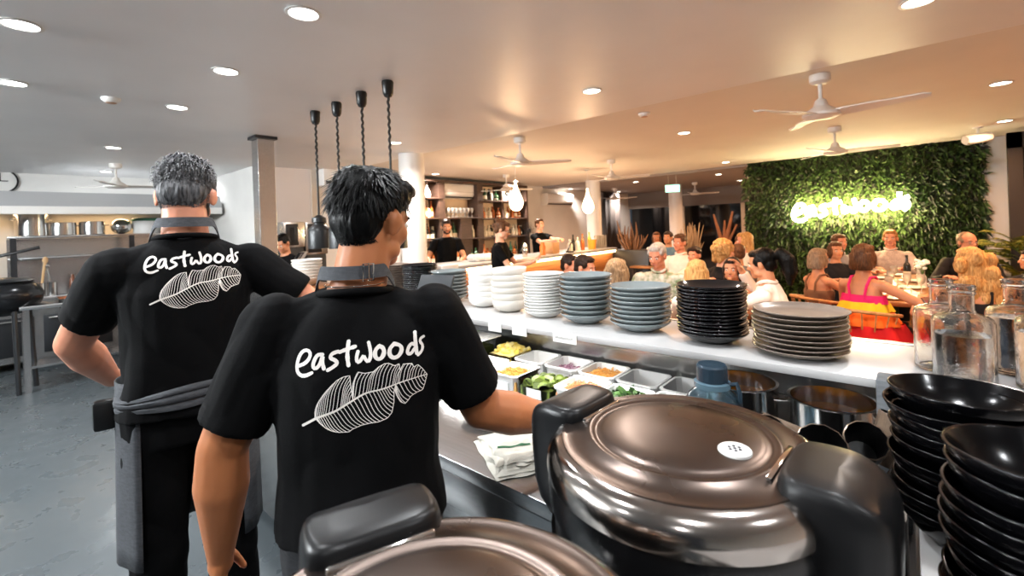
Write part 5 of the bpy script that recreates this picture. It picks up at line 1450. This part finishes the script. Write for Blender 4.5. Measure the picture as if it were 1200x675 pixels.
# apron wrapped round the hips: skirt panel open at the back, waistband, tie ends
def apron(J, parent, m, a0, a1, z_hi, z_lo):
    T = J['T']; n = 36; vs = []; fs = []; rows = 10
    for j in range(rows + 1):
        q = j / rows; z = z_hi + (z_lo - z_hi) * q
        for i in range(n + 1):
            a = R(a0) + R(a1 - a0) * i / n
            fl = 1 + .03 * q + .03 * q * math.sin(i * 1.1)
            vs.append(T(z, .02 + .150 * fl * math.sin(a) + .02 * q, .190 * fl * math.cos(a)))
    nn = n + 1
    for j in range(rows):
        for i in range(n): a = j * nn + i; fs.append((a, a + 1, a + nn + 1, a + nn))
    o = MB().add(vs, fs).build('apron_skirt', m, parent, 80)
    sm_ = o.modifiers.new('thickness', 'SOLIDIFY'); sm_.thickness = .004
    return o
apron(J2, c2, m_apron, -48, 228, .10, -.46)
T2 = J2['T']; n = 72; vs = []; fs = []
prof = [(-.034, 0), (-.030, .010), (-.016, .012), (-.010, .006), (-.004, .013), (.010, .014), (.016, .007), (.021, .012), (.032, .010), (.036, 0)]
for q in range(n):
    a = 2 * PI * q / n
    for dz, dr in prof:
        vs.append(T2(.045 + dz * (.8 + .2 * math.sin(a * 3)) + .014 * math.cos(a + .4), -.002 + (.138 + dr) * math.sin(a), (.180 + dr) * math.cos(a)))
m_ = len(prof)
for q in range(n):
    for k in range(m_ - 1): fs.append((q*m_+k, ((q+1) % n)*m_+k, ((q+1) % n)*m_+k+1, q*m_+k+1))
MB().add(vs, fs).build('waist_tie', m_apron, c2, 60)
# pouch on the far cook's left hip
o = MB().box(-.03, .03, -.02, .02, -.05, .05, .012, Matrix.Translation(T2(.0, .03, -.215))).build('belt_pouch', m_black, c2)
# ---------------------------------------------------------------- planted wall with the glowing sign
GX0, GX1, GY = -2.20, .80, 9.27
t = thing('living_wall', 'tall wall of dense green foliage behind the diners, glowing sign on it', 'planted wall', (0, 0, 0))
MB().box(GX0, GX1, GY - .04, GY, 0, HC + .004).build('backing_panel', mat('hedge_backing', h(24, 34, 18), .9), t, 0)
rg = random.Random(31); vs = []; fs = []
for k in range(3600):
    x = rg.uniform(GX0 - .02, GX1 + .03); z = rg.uniform(.02, HC - .015)
    b0 = V((x, GY - .03 - .10 * max(0, noise.noise(V((x * 2, z * 2, 0)))) , z))
    for q in range(6):
        a = rg.uniform(0, 2 * PI); d = V((math.cos(a) * .8, -rg.uniform(.25, .9), math.sin(a) * .8)).normalized(); L = rg.uniform(.055, .15)
        sd = d.cross(V((rg.uniform(-.3, .3), 1, rg.uniform(-.3, .3)))).normalized() * L * rg.uniform(.10, .17)
        m1 = b0 + d * L * .5; e = b0 + d * L + V((0, 0, -L * rg.uniform(.1, .6)))
        e.y = min(e.y, GY - .01); e.z = min(e.z, HC - .002); m1.z = min(m1.z, HC - .002)
        n0 = len(vs); vs += [b0, m1 + sd, e, m1 - sd]; fs += [(n0, n0+1, n0+2), (n0, n0+2, n0+3)]
MB().add(vs, fs).build('foliage', mat('hedge_leaf', h(50, 76, 34), .5, col2=h(9, 18, 8), vscale=3, island=.75, spec=.4), t, 0)
ns = thing('neon_sign', 'glowing warm white handwritten neon sign on the planted wall', 'neon sign', (0, GY - .26, 0))
m_neon = mat('neon_tube', (1, .9, .6), emit=(1, .84, .50), estr=48)
p0 = at_Y(928, 245, GY - .26); p1 = at_Y(1070, 243, GY - .26)
sc_n = (p1.x - p0.x) / 750
for k, (pts, wd) in enumerate(LET):
    q = smoothline(pts, 26)
    MB().tube([(p0.x + (a.x - 80) * sc_n, 0, 1.70 - (a.y - 190) * sc_n * .95) for a in q], .028, 8).build('letter', m_neon, ns, 60)
for xx in (p0.x + .1, (p0.x + p1.x) / 2, p1.x - .1):
    MB().cyl((xx, 0, 1.70), (xx, .20, 1.70), .008, n=8).build('standoff', m_chrome, ns)
l = bpy.data.lights.new('lamp_light', 'AREA'); l.shape = 'RECTANGLE'; l.size = 1.4; l.size_y = .3; l.energy = 230; l.color = (1, .66, .32)
lo = bpy.data.objects.new('lamp_light', l); COL.objects.link(lo); lo.parent = ns; lo.location = ((p0.x + p1.x) / 2, -.04, 1.70); lo.rotation_euler = (R(90), 0, 0)
# exit sign
pe = at_d(788, 221, 9.6)
t = thing('exit_sign', 'small glowing green and white exit sign hanging under the ceiling', 'exit sign', (pe.x, pe.y, pe.z), R(30))
MB().box(-.15, .15, -.02, .02, -.08, .08, .004).build('housing', m_whitepaint, t)
MB().box(-.14, .14, -.0225, -.0205, -.07, .07).build('lit_panel', mat('exit_green', (.05, .5, .3), emit=(.25, 1, .70), estr=3.0), t, 0)
m_ew = mat('exit_white', (1, 1, 1), emit=(1, 1, 1), estr=4.5)
mb = MB()
def glyph(ch, x0, z0, w_, hh):
    S_ = {'E': [((0, 0), (0, 1)), ((0, 0), (1, 0)), ((0, .5), (.8, .5)), ((0, 1), (1, 1))], 'X': [((0, 0), (1, 1)), ((0, 1), (1, 0))], 'I': [((.5, 0), (.5, 1))], 'T': [((.5, 0), (.5, 1)), ((0, 1), (1, 1))]}[ch]
    for a, b in S_: mb.tube([(x0 + a[0] * w_, -.0235, z0 + a[1] * hh), (x0 + b[0] * w_, -.0235, z0 + b[1] * hh)], .006, 6)
for i, ch in enumerate('EXIT'): glyph(ch, -.115 + i * .062, -.035, .04, .07)
mb.build('lettering', m_ew, t, 0)
MB().cyl((-.08, 0, .08), (-.08, 0, HC - .04 - pe.z), .004, n=6).cyl((.08, 0, .08), (.08, 0, HC - .04 - pe.z), .004, n=6).build('hanger', m_whitepaint, t)
# track spotlight at the right
ps = at_d(1146, 162, 5.6)
t = thing('track_spotlight', 'white cylinder spotlight on a ceiling arm at the right, before the planted wall', 'spotlight', (ps.x, ps.y, HC + .006))
dz = ps.z - (HC + .006)
MB().lathe([(.05, 0), (.05, -.02), (0, -.02)], 20).build('mount', m_whitepaint, t)
MB().tube([(0, 0, -.02), (0, 0, dz + .05)], .012, 8).build('arm', m_whitepaint, t)
mt = Matrix.Translation((0, 0, dz)) @ Matrix.Rotation(YAW, 4, 'Z') @ Matrix.Rotation(R(83), 4, 'Y')
MB().lathe([(0, -.16), (.05, -.16), (.062, -.14), (.062, .13), (.054, .14), (.054, .125), (0, .125)], 28, mtx=mt).build('spot_body', m_whitepaint, t, 40)
MB().lathe([(0, .128), (.053, .128)], 24, mtx=mt, caps=False).build('lens', mat('spot_lens', (1, 1, 1), emit=(1, .9, .78), estr=4), t, 0)
# potted palm beside the planted wall
pp = at_Y(1168, 300, 8.75)
t = thing('potted_palm', 'yellow-green potted palm between the planted wall and the dark door', 'plant', (pp.x + .2, 8.6, 0))
MB().lathe([(0, 0), (.14, 0), (.18, .38), (.165, .38), (.15, .34), (0, .34)], 24, caps=False).build('pot', mat('planter', h(60, 52, 46), .6), t, 40)
MB().tube([(0, 0, .3), (.01, .01, 1.1)], .02, 8).build('stem', m_wood, t)
mb = MB(); rg = random.Random(17)
for k in range(34):
    a = rg.uniform(0, 2 * PI); L = rg.uniform(.35, .62); up_ = rg.uniform(.25, 1.0)
    prev = V((0, 0, .95 + rg.uniform(-.45, .15))); d = V((math.cos(a) * .35, math.sin(a) * .35, up_)).normalized()
    for i in range(9):
        nx = prev + d * L / 9; d = (d + V((math.cos(a) * .08, math.sin(a) * .08, -.11))).normalized()
        sd = d.cross(V((0, 0, 1))).normalized()
        for sg in (1, -1):
            tip = nx + sd * sg * .11 * math.sin(PI * (i + 1) / 10) + d * .06 + V((0, 0, -.03))
            mb.add([prev, nx, tip], [(0, 1, 2)])
        prev = nx
mb.build('fronds', mat('palm_leaf', h(140, 140, 60), .5, col2=h(84, 100, 40), vscale=5, island=.8), t, 0)

# ---------------------------------------------------------------- dining furniture
m_table = mat('table_timber', h(172, 124, 80), .35, col2=h(128, 86, 50), vscale=4, vstretch=(1, 8, 1))
m_cane = mat('chair_cane', h(206, 150, 92), .5, col2=h(160, 108, 62), vscale=22)
def table(label, x0, x1, y0, y1, group='dining tables'):
    t = thing('dining_table', label, 'table', ((x0 + x1) / 2, (y0 + y1) / 2, 0), 0, group)
    a, b = (x1 - x0) / 2, (y1 - y0) / 2
    MB().box(-a, a, -b, b, .71, .75, .008).build('tabletop', m_table, t)
    for sx in (-1, 1):
        for sy in (-1, 1):
            MB().cyl((sx * (a - .06), sy * (b - .06), .71), (sx * (a - .05), sy * (b - .05), 0), .028, .018, 12).build('leg', m_dark, t)
    return t
def make_chair(label, x, y, rz):
    t = thing('dining_chair', label, 'chair', (x, y, 0), rz, 'cane dining chairs')
    MB().prism([(.20 * math.cos(a) * (1 + .08 * abs(math.sin(2 * a))), .20 * math.sin(a) * (1 + .08 * abs(math.sin(2 * a)))) for a in [2 * PI * k / 24 for k in range(24)]], .395, .42, bev=.006).build('seat', m_cane, t)
    for sx, sy in ((1, 1), (-1, 1), (1, -1), (-1, -1)):
        MB().tube([(sx * .15, sy * .15, .40), (sx * .19, sy * .19, 0)], .014, 8).build('leg', m_cane, t)
    arc = [(.27 * math.cos(a), .25 * math.sin(a), .70 + .04 * math.cos((a - 1.5 * PI))) for a in [PI * (1.0 - .12) + PI * 1.24 * k / 20 for k in range(21)]]
    MB().tube(arc, .016, 8).build('back_rail', m_cane, t, 80)
    for k in range(2, 19, 2):
        p = V(arc[k]); MB().tube([p, (p.x * .68, p.y * .70, .41)], .007, 6).build('spindle', m_cane, t)
    return t
CH = make_chair('cane tub chair of the woman in the pink dress', -.33, 5.10, R(-8))
PEOPLE = []
first = [True]
def diner(px, py, d, facing, label, chair_label, **kw):
    q = at_d(px, py, d)
    dx, dy = kw.pop('shift', (0, 0))
    seat = .43
    b_, J = person(label, q.x + dx, q.y + dy, facing, q.z, pose='sit', seat=seat, **kw)
    if chair_label:
        dup(CH, (q.x + dx, q.y + dy, 0), R(facing - 90), chair_label)
    return b_, J
table('small timber table between the floral-shirted man and the blond woman with her back turned', -2.2, -1.55, 3.78, 4.28)
table('small timber table by the woman in the white blouse', -1.58, -1.05, 4.02, 4.42)
table('timber table in front of the curly-haired woman', -2.0, -1.2, 5.4, 5.8)
table('timber table in the middle distance by the man in a white shirt', -2.5, -1.75, 6.5, 7.05)
table('far timber table by the dark glazing', -4.1, -3.2, 8.15, 8.6)
table('long timber table laid for dinner before the planted wall', -.50, .16, 5.55, 8.22, None)
c = cloth
pinkp = c('pale_pink', h(232, 196, 182)); bl = c('black_top', h(20, 20, 22)); wh = c('white_top', h(236, 226, 214)); 
floral = mat('cloth_floral', h(232, 226, 214), .85, col2=h(120, 140, 104), vscale=18, detail=2)
gsh = c('grey_blue', h(140, 138, 146)); blu = c('blue_shirt', h(88, 118, 140)); chk = c('pale_check', h(186, 170, 164), var=.14, vscale=60); pk_ = c('hot_pink', h(222, 36, 108)); gry = c('grey_top', h(110, 112, 116)); drk = c('dark_suit', h(24, 24, 28))
ar = dict(rh=(.16, .40, .80), lh=(-.16, .40, .80))
diner(665, 298, 4.9, 15, 'person with short dark hair in a pale pink shirt, seated before the timber bar front', 'cane chair of the man in the pale pink shirt', sk='red', hair=('short', 'dark'), top_kind='shirt', top_mat=pinkp, yaw=-10, pitch=8, **ar)
diner(691, 299, 4.25, 8, 'person with swept-back dark hair and beard, right beside the pink shirt', 'cane chair of the dark-haired bearded man', sk='red', hair=('short', 'dark'), top_kind='shirt', top_mat=c('pale_top', h(214, 206, 200)), beard='dark', yaw=-6, pitch=8, shift=(-.08, 0), **ar)
diner(729, 302, 3.6, 100, 'person with straight long dark-rooted blond hair, back to the camera behind the blue-grey bowls', 'cane chair of the woman with straight blond hair', hair=('long', 'ash'), top_mat=bl, female=True, face=False, shift=(0, -.1), **ar)
diner(773, 284, 4.8, 280, 'person with grey hair in a white floral shirt, smiling down towards the blond woman', 'cane chair of the grey-haired man', sk='red', hair=('short', 'grey'), top_kind='shirt', top_mat=floral, pitch=16, yaw=-12, lean=6, wide=1.1, **ar)
diner(797, 274, 6.6, 266, 'person with short brown hair in a white shirt before the far column', 'cane chair of the man in the white shirt by the column', sk='red', hair=('short', 'brown'), top_kind='shirt', top_mat=wh, yaw=-10, **ar)
diner(783, 271, 8.9, 270, 'person in a blue patterned shirt, far back left of the round column', 'cane chair of the far man in blue', sk='tan', hair=('short', 'dark'), top_mat=blu, voxel=.012, **ar)
diner(769, 272, 10.3, 290, 'person in a pale top, farthest back beside the man in blue', 'cane chair of the farthest diner', sk='tan', hair=('bob', 'brown'), top_mat=wh, female=True, voxel=.012, **ar)
diner(814, 289, 5.9, 260, 'person with a dark fringe, small between the white shirt and the curly blond hair', 'cane chair of the dark-fringed child', sk='red', hair=('tousled', 'dark'), top_mat=wh, female=True, **ar)
diner(822, 303, 3.75, 95, 'person with fine blond hair seen from behind, head just above the black bowl stack', 'cane chair of the fine-haired blond woman', hair=('bob', 'blond'), top_mat=wh, female=True, face=False, shift=(0, -.12), **ar)
diner(845, 280, 5.0, 80, 'person with curly blond hair and a black top, back to the camera', 'cane chair of the curly-haired woman', hair=('curly', 'blond'), top_mat=bl, female=True, face=False, lean=3, **ar)
diner(861, 301, 4.35, 262, 'person with dark hair and a headband, facing the camera beside the white blouse', 'cane chair of the woman with the headband', sk='tan', hair=('long', 'dark'), top_kind='tank', top_mat=bl, female=True, yaw=10, lean=6, rh=(.10, .40, .80), lh=(-.12, .40, .80))
diner(910, 291, 3.75, 178, 'person in a loose white blouse with a dark ponytail, one hand raised', 'cane chair of the woman in the white blouse', sk='tan', hair=('ponytail', 'black'), top_kind='shirt', top_mat=wh, female=True, pitch=10, lean=8, rh=(.30, .36, 1.10), lh=(.02, .50, .98), sleeve=1.0, lhint=(-.5, .2, -.9), rhint=(.6, 0, -.8))
diner(879, 272, 6.6, 200, 'person with long straight blond hair in a white top, in profile before the hedge corner', 'cane chair of the long-haired blond woman by the hedge corner', sk='red', hair=('long', 'blond'), top_mat=wh, female=True, lean=6, **ar)
diner(868, 275, 8.0, 330, 'person with brown hair just behind the profile of the long-haired blond woman', 'cane chair of the diner behind the blond profile', sk='tan', hair=('short', 'brown'), top_mat=gry, voxel=.012, **ar)
diner(868, 286, 5.7, 140, 'person with short brown hair in a grey top, turned away above the headband woman', 'cane chair of the brown-haired person in grey', sk='tan', hair=('short', 'brown'), top_mat=gry, face=False, lean=6, **ar)
diner(988, 274, 6.5, 330, 'person with cropped hair in a grey-blue shirt, left side of the long table', 'cane chair of the man in the grey-blue shirt', sk='red', hair=('short', 'brown'), top_kind='shirt', top_mat=gsh, yaw=-20, shift=(-.06, 0), **ar)
diner(1008, 283, 5.7, 300, 'person with brown hair almost hidden behind the pink-dress woman', 'cane chair of the nearly hidden diner', sk='tan', hair=('bob', 'brown'), top_mat=drk, female=True, shift=(-.26, .0), voxel=.01, **ar)
diner(974, 291, 4.75, 50, 'person with a grey-brown bob and bare shoulders, behind the woman in pink', 'cane chair of the woman with the grey-brown bob', sk='tan', hair=('bob', 'greybrown'), top_kind='tank', top_mat=c('tan_top', h(120, 88, 66)), female=True, face=False, shift=(-.12, 0), **ar)
pb, PJ = diner(1008, 286, 4.15, 68, 'person with a brown bob in a hot-pink top and yellow-orange-red skirt, back turned', None, sk='tan', hair=('bob', 'brown'), top_kind='tank', top_mat=pk_, female=True, face=False, lean=4, rh=(.30, .36, .79), lh=(-.12, .40, .80), rhint=(.8, -.5, -.3))
CH.location = (pb.location.x, pb.location.y, 0); CH.rotation_euler = (0, 0, pb.rotation_euler.z)
for nm, z0, z1, r0, r1, m_ in (('skirt_band', .80, .71, .165, .20, c('yellow', h(238, 196, 40))), ('skirt_band', .715, .60, .198, .25, c('orange', h(238, 108, 34))), ('skirt_band', .605, .30, .248, .40, c('red', h(206, 30, 34)))):
    mb = MB(); n = 48; rows = 6; vs = []; fs = []
    for j in range(rows + 1):
        q = j / rows; r_ = r0 + (r1 - r0) * q
        for i in range(n):
            a = 2 * PI * i / n; ru = 1 + (.05 + .05 * q) * math.sin(a * 9 + z0 * 20)
            vs.append((r_ * ru * math.cos(a) * 1.0, r_ * ru * math.sin(a) * .9 + (.10 if z0 < .7 else .05) * (1 if math.sin(a) > 0 else .3), z0 + (z1 - z0) * q))
    for j in range(rows):
        for i in range(n): fs.append((j*n+i, j*n+(i+1) % n, (j+1)*n+(i+1) % n, (j+1)*n+i))
    so = mb.add(vs, fs).build(nm, m_, pb, 80); so['label'] = {.80: 'yellow skirt band', .715: 'orange skirt band', .605: 'red skirt band'}[z0]
qe = at_z(985, 388, .72); dup(CH, (qe.x, qe.y, 0), R(-60), 'empty cane tub chair nearest the pass shelf, beside the rainbow skirt')
fr = MB(); n = 60; vs = []; fs = []
T = PJ['T']; sP = PJ['s']
for j in range(3):
    for i in range(n):
        a = 2 * PI * i / n; k = 1 + .05 * j * (.6 + .4 * math.sin(a * 14))
        vs.append(T(.375 - .035 * j, .118 * k * math.sin(a), .168 * k * math.cos(a)))
for j in range(2):
    for i in range(n): fs.append((j*n+i, j*n+(i+1) % n, (j+1)*n+(i+1) % n, (j+1)*n+i))
fr.add(vs, fs).build('ruffle', pk_, pb, 80)
diner(1043, 269, 6.7, 268, 'person with sandy hair in a pale checked shirt at the long table\'s head', 'cane chair of the sandy-haired man', sk='red', hair=('short', 'sandy'), top_kind='shirt', top_mat=chk, **ar)
diner(1117, 272, 5.6, 262, 'person with reddish face, glasses and a dark jacket, right side of the long table', 'cane chair of the man with glasses', sk='red', hair=('receding', 'greybrown'), top_kind='shirt', top_mat=drk, glasses=True, yaw=38, shift=(.12, 0), **ar)
diner(1142, 290, 3.65, 112, 'person with long wavy blond hair and black strap top, directly behind the bottles', 'cane chair of the wavy-haired blond woman', sk='tan', hair=('wavy', 'blond'), top_kind='tank', top_mat=bl, female=True, face=False, wide=1.1, lean=6, rh=(.2, .40, .80), lh=(-.2, .38, .80))
diner(1193, 292, 4.6, 195, 'person in dark clothes at the right frame edge, facing left', 'cane chair of the diner at the right edge', sk='tan', hair=('short', 'dark'), top_mat=drk, shift=(.1, 0), **ar)

# table settings on the long table
TZ = .751
rg = random.Random(41)
pl_me = MB().lathe(plate_prof(.12, .02, .06), 28, caps=False).mesh('plate'); pl_me.materials.append(m_cream); pl_me.polygons.foreach_set('use_smooth', [True] * len(pl_me.polygons))
sides = [(-.30, 5.95, 'before the woman with the grey-brown bob'), (-.30, 6.7, 'on the left side of the long table, middle'), (-.30, 7.5, 'before the man in the grey-blue shirt'), (-.12, 5.76, 'nearest the woman in pink'), (.02, 5.95, 'nearest the wavy-haired blond woman'), (.02, 6.65, 'before the diner at the right edge'), (.02, 7.3, 'before the man with glasses'), (-.15, 7.95, 'before the sandy-haired man')]
for x, y, l in sides:
    o = bpy.data.objects.new('dinner_plate', pl_me); COL.objects.link(o); o.location = (x, y, TZ); tag(o, 'pale dinner plate on the long table ' + l, 'plate', 'plates on the long table')
for k, (x, y) in enumerate(((-.16, 6.05), (.09, 6.3), (-.16, 6.6), (.1, 7.0), (-.14, 7.25), (.08, 7.6), (-.02, 6.4), (.08, 7.85))):
    o = bpy.data.objects.new('wine_glass', gm); COL.objects.link(o); o.location = (x, y, TZ); tag(o, 'clear stemmed wine glass among the plates on the long table', 'glass', 'wine glasses on the long table')
for k, (x, y, l) in enumerate(((-.02, 7.45, 'dark wine bottle in the middle of the long table before the sandy-haired man'),)):
    bottle(x, y, TZ, 0, 1, '', 'wine bottle')['label'] = l
m_candle = mat('candle_glow', (1, .9, .7), emit=(1, .72, .4), estr=9)
for k, (x, y, l) in enumerate(((-.14, 6.8, 'small glowing candle near the wine glasses on the long table'), (-.02, 6.15, 'small glowing candle nearest the camera on the long table'), (-.02, 7.75, 'small glowing candle far along the long table'))):
    t = thing('candle', l, 'candle', (x, y, TZ), 0, 'candles on the long table')
    MB().lathe([(0, 0), (.032, 0), (.036, .07), (.033, .07), (.029, .006), (0, .006)], 20, caps=False).build('holder', m_stem, t, 40)
    MB().lathe([(0, .007), (.024, .007), (.024, .04), (0, .042)], 16).build('wax', m_candle, t)
    l_ = bpy.data.lights.new('lamp_light', 'POINT'); l_.energy = 2.0; l_.color = (1, .66, .34); l_.shadow_soft_size = .03
    lo = bpy.data.objects.new('lamp_light', l_); COL.objects.link(lo); lo.parent = t; lo.location = (0, 0, .12)
for k, (px, l) in enumerate(((1094, 'small white flower bunch in a vase on the long table, left one'), (1112, 'white flower bunch in a vase nearest the man with glasses'))):
    q = at_Y(px, 315, 6.9)
    t = thing('flower_vase', l, 'flowers', (min(q.x, .11), 6.82 + .3 * k, TZ), 0, 'flower vases on the long table')
    MB().lathe([(0, 0), (.035, 0), (.04, .08), (.022, .12), (.025, .14), (0, .14)], 20).build('vase', m_whitechina, t, 50)
    mb = MB(); st = MB()
    for j in range(9):
        a = rg.uniform(0, 2 * PI); p = V((math.cos(a) * rg.uniform(.01, .06), math.sin(a) * rg.uniform(.01, .06), rg.uniform(.2, .28)))
        st.tube([(0, 0, .13), p], .0025, 5); mb.ell(p, (.024, .024, .018), u=8, v=6)
    st.build('stems', f_herb, t); mb.build('blossoms', m_whitechina, t, 60)
# dark menus on the long table
for k, (x, y, a) in enumerate(((-.05, 6.35, 12), (-.28, 6.3, -8))):
    o = MB().box(-.10, .10, -.14, .14, 0, .004).build('menu_card', m_paper, None, 0, (x, y, TZ), R(a)); tag(o, 'white menu card on the long table, %s' % ('behind the near candle', 'by the left-side plates')[k], 'menu')

# ---------------------------------------------------------------- bar staff and the far cook
q = at_d(525, 257, 7.45)
person('person with dark beard in a black t-shirt, standing behind the bar', q.x - .05, q.y, -40, q.z, sk='tan', hair=('short', 'dark'), beard='dark', top_mat=m_blacktee, bottom=cloth('black_trousers', (.01, .01, .01)), pitch=10, yaw=8, rh=(.28, .34, 1.08), lh=(-.2, .36, 1.08), voxel=.007)
q = at_d(585, 258, 5.7)
person('person with a brown bun and black t-shirt holding a phone at the bar', q.x, q.y, 32, q.z, sk='fair', hair=('bun', 'brown'), top_mat=m_blacktee, bottom=MATS['cloth_darkpants'], female=True, pitch=20, rh=(.10, .36, 1.14), lh=(-.06, .38, 1.16), glasses=True, rpalm=(0, 0, 1), lpalm=(0, 0, 1), voxel=.007)
t = thing('mobile_phone', 'dark phone held by the bun-haired bartender', 'phone', (q.x, q.y, 0), R(32 - 90))
MB().box(-.035, .035, .42, .56, 1.165, 1.174, .003).build('phone_body', m_black, t); MB().box(-.031, .031, .425, .555, 1.1745, 1.1752).build('phone_screen', mat('phone_lit', (.6, .65, .7), emit=(.7, .8, 1), estr=.8), t, 0)
q = at_d(636, 256, 9.3)
person('person with short hair in a black t-shirt, pouring behind the bar at the far end', q.x - .1, q.y, -8, q.z, sk='fair', hair=('short', 'brown'), top_mat=m_blacktee, bottom=MATS['cloth_darkpants'], rh=(.14, .50, 1.30), lh=(-.05, .52, 1.32), curl=(.9, .9), voxel=.007)
q = at_d(331, 274, 5.6)
person('person in black top bent over the far pass beyond the steel column', q.x, q.y + .1, 300, q.z, sk='tan', hair=('short', 'black'), top_mat=m_blacktee, bottom=MATS['cloth_darkpants'], pitch=24, lean=12, rh=(.2, .4, 1.18), lh=(-.2, .4, 1.18), voxel=.008)

# driftwood and dark unit beyond the bar, curtain, vase by the glazing
pc_ = at_d(742, 285, 9.2)
t = thing('dry_arrangement', 'tall dried stems standing in a dark planter past the end of the bar', 'plant', (pc_.x, pc_.y, 0))
MB().box(-.4, .4, -.18, .18, 0, 1.05, .01).build('planter', m_black, t)
mb = MB(); rg = random.Random(8)
for k in range(22):
    a = rg.uniform(-.35, .35); b_ = rg.uniform(-.2, .2); hh = rg.uniform(.25, .62)
    mb.tube([(a * .4, b_ * .4, 1.03), (a * .8, b_, 1.03 + hh * .6), (a * .9 + rg.uniform(-.05, .05), b_, 1.03 + hh)], .02, 6, [.022, .024, .006])
mb.build('dried_stems', mat('dry_stem', h(112, 78, 52), .7, var=.2), t, 60)
p = at_X(714, 250, -6.8)
t = thing('dark_curtain', 'dark full-length curtain beside the white wall past the bar', 'curtain', (-6.7, p.y, 0))
pts = [(.04 * math.sin(k * .9), -.5 + k * .04) for k in range(26)]
mb = MB(); vs = [(x, y, z) for z in (.02, HC - .08) for x, y in pts]; fs = [(i, i + 1, 27 + i, 26 + i) for i in range(25)]
o = mb.add(vs, fs).build('cloth_panel', mat('curtain_dark', h(52, 46, 44), .9), t, 80); sm_ = o.modifiers.new('t', 'SOLIDIFY'); sm_.thickness = .01
MB().cyl((0, -.6, HC - .07), (0, .6, HC - .07), .012).build('curtain_rod', m_dark, t)
pv = at_d(849, 292, 10.5)
t = thing('driftwood_vase', 'brown branching driftwood standing tall before the dark glazing near the hedge', 'ornament', (pv.x, pv.y, 0))
MB().lathe([(0, 0), (.2, 0), (.22, .4), (.16, .75), (.12, .8), (0, .8)], 20).build('stand', m_dark, t)
mb = MB()
for dx, dz, k in ((-.22, .95, .05), (.2, 1.0, .055), (.02, .8, .05), (.28, .7, .03)):
    mb.tube([(0, 0, .77), (dx * .3, 0, .77 + dz * .4), (dx, .02, .77 + dz)], .04, 8, [.06, k, .02])
mb.build('branches', mat('driftwood', h(116, 76, 50), .7, var=.25), t, 60)
for k, px in enumerate((806, 816)):
    q = at_d(px, 300, 10.8)
    t = thing('dry_grass_vase', 'pale dry grass in a tall vase, %s' % ('just right of the far column', 'second from the far column')[k], 'plant', (q.x, q.y, 0), 0, 'dry grass vases')
    MB().lathe([(0, 0), (.12, 0), (.14, .4), (.08, .62), (0, .62)], 16).build('vase', m_dark, t)
    mb = MB()
    for j in range(40):
        a = rg.uniform(0, 2 * PI); r_ = rg.uniform(.03, .2); hh = rg.uniform(.4, .95)
        mb.tube([(0, 0, .61), (r_ * .5 * math.cos(a), r_ * .5 * math.sin(a), .61 + hh * .6), (r_ * math.cos(a), r_ * math.sin(a), .61 + hh)], .01, 4, [.006, .016, .004])
    mb.build('dry_grass', mat('dry_grass_col', h(168, 146, 116), .8), t, 60)
# small lamp glow by the glazing
q = at_d(773, 262, 12)
t = thing('wall_lamp', 'narrow glowing lamp reflected by the dark glazing', 'lamp', (q.x, q.y, q.z)) if False else None
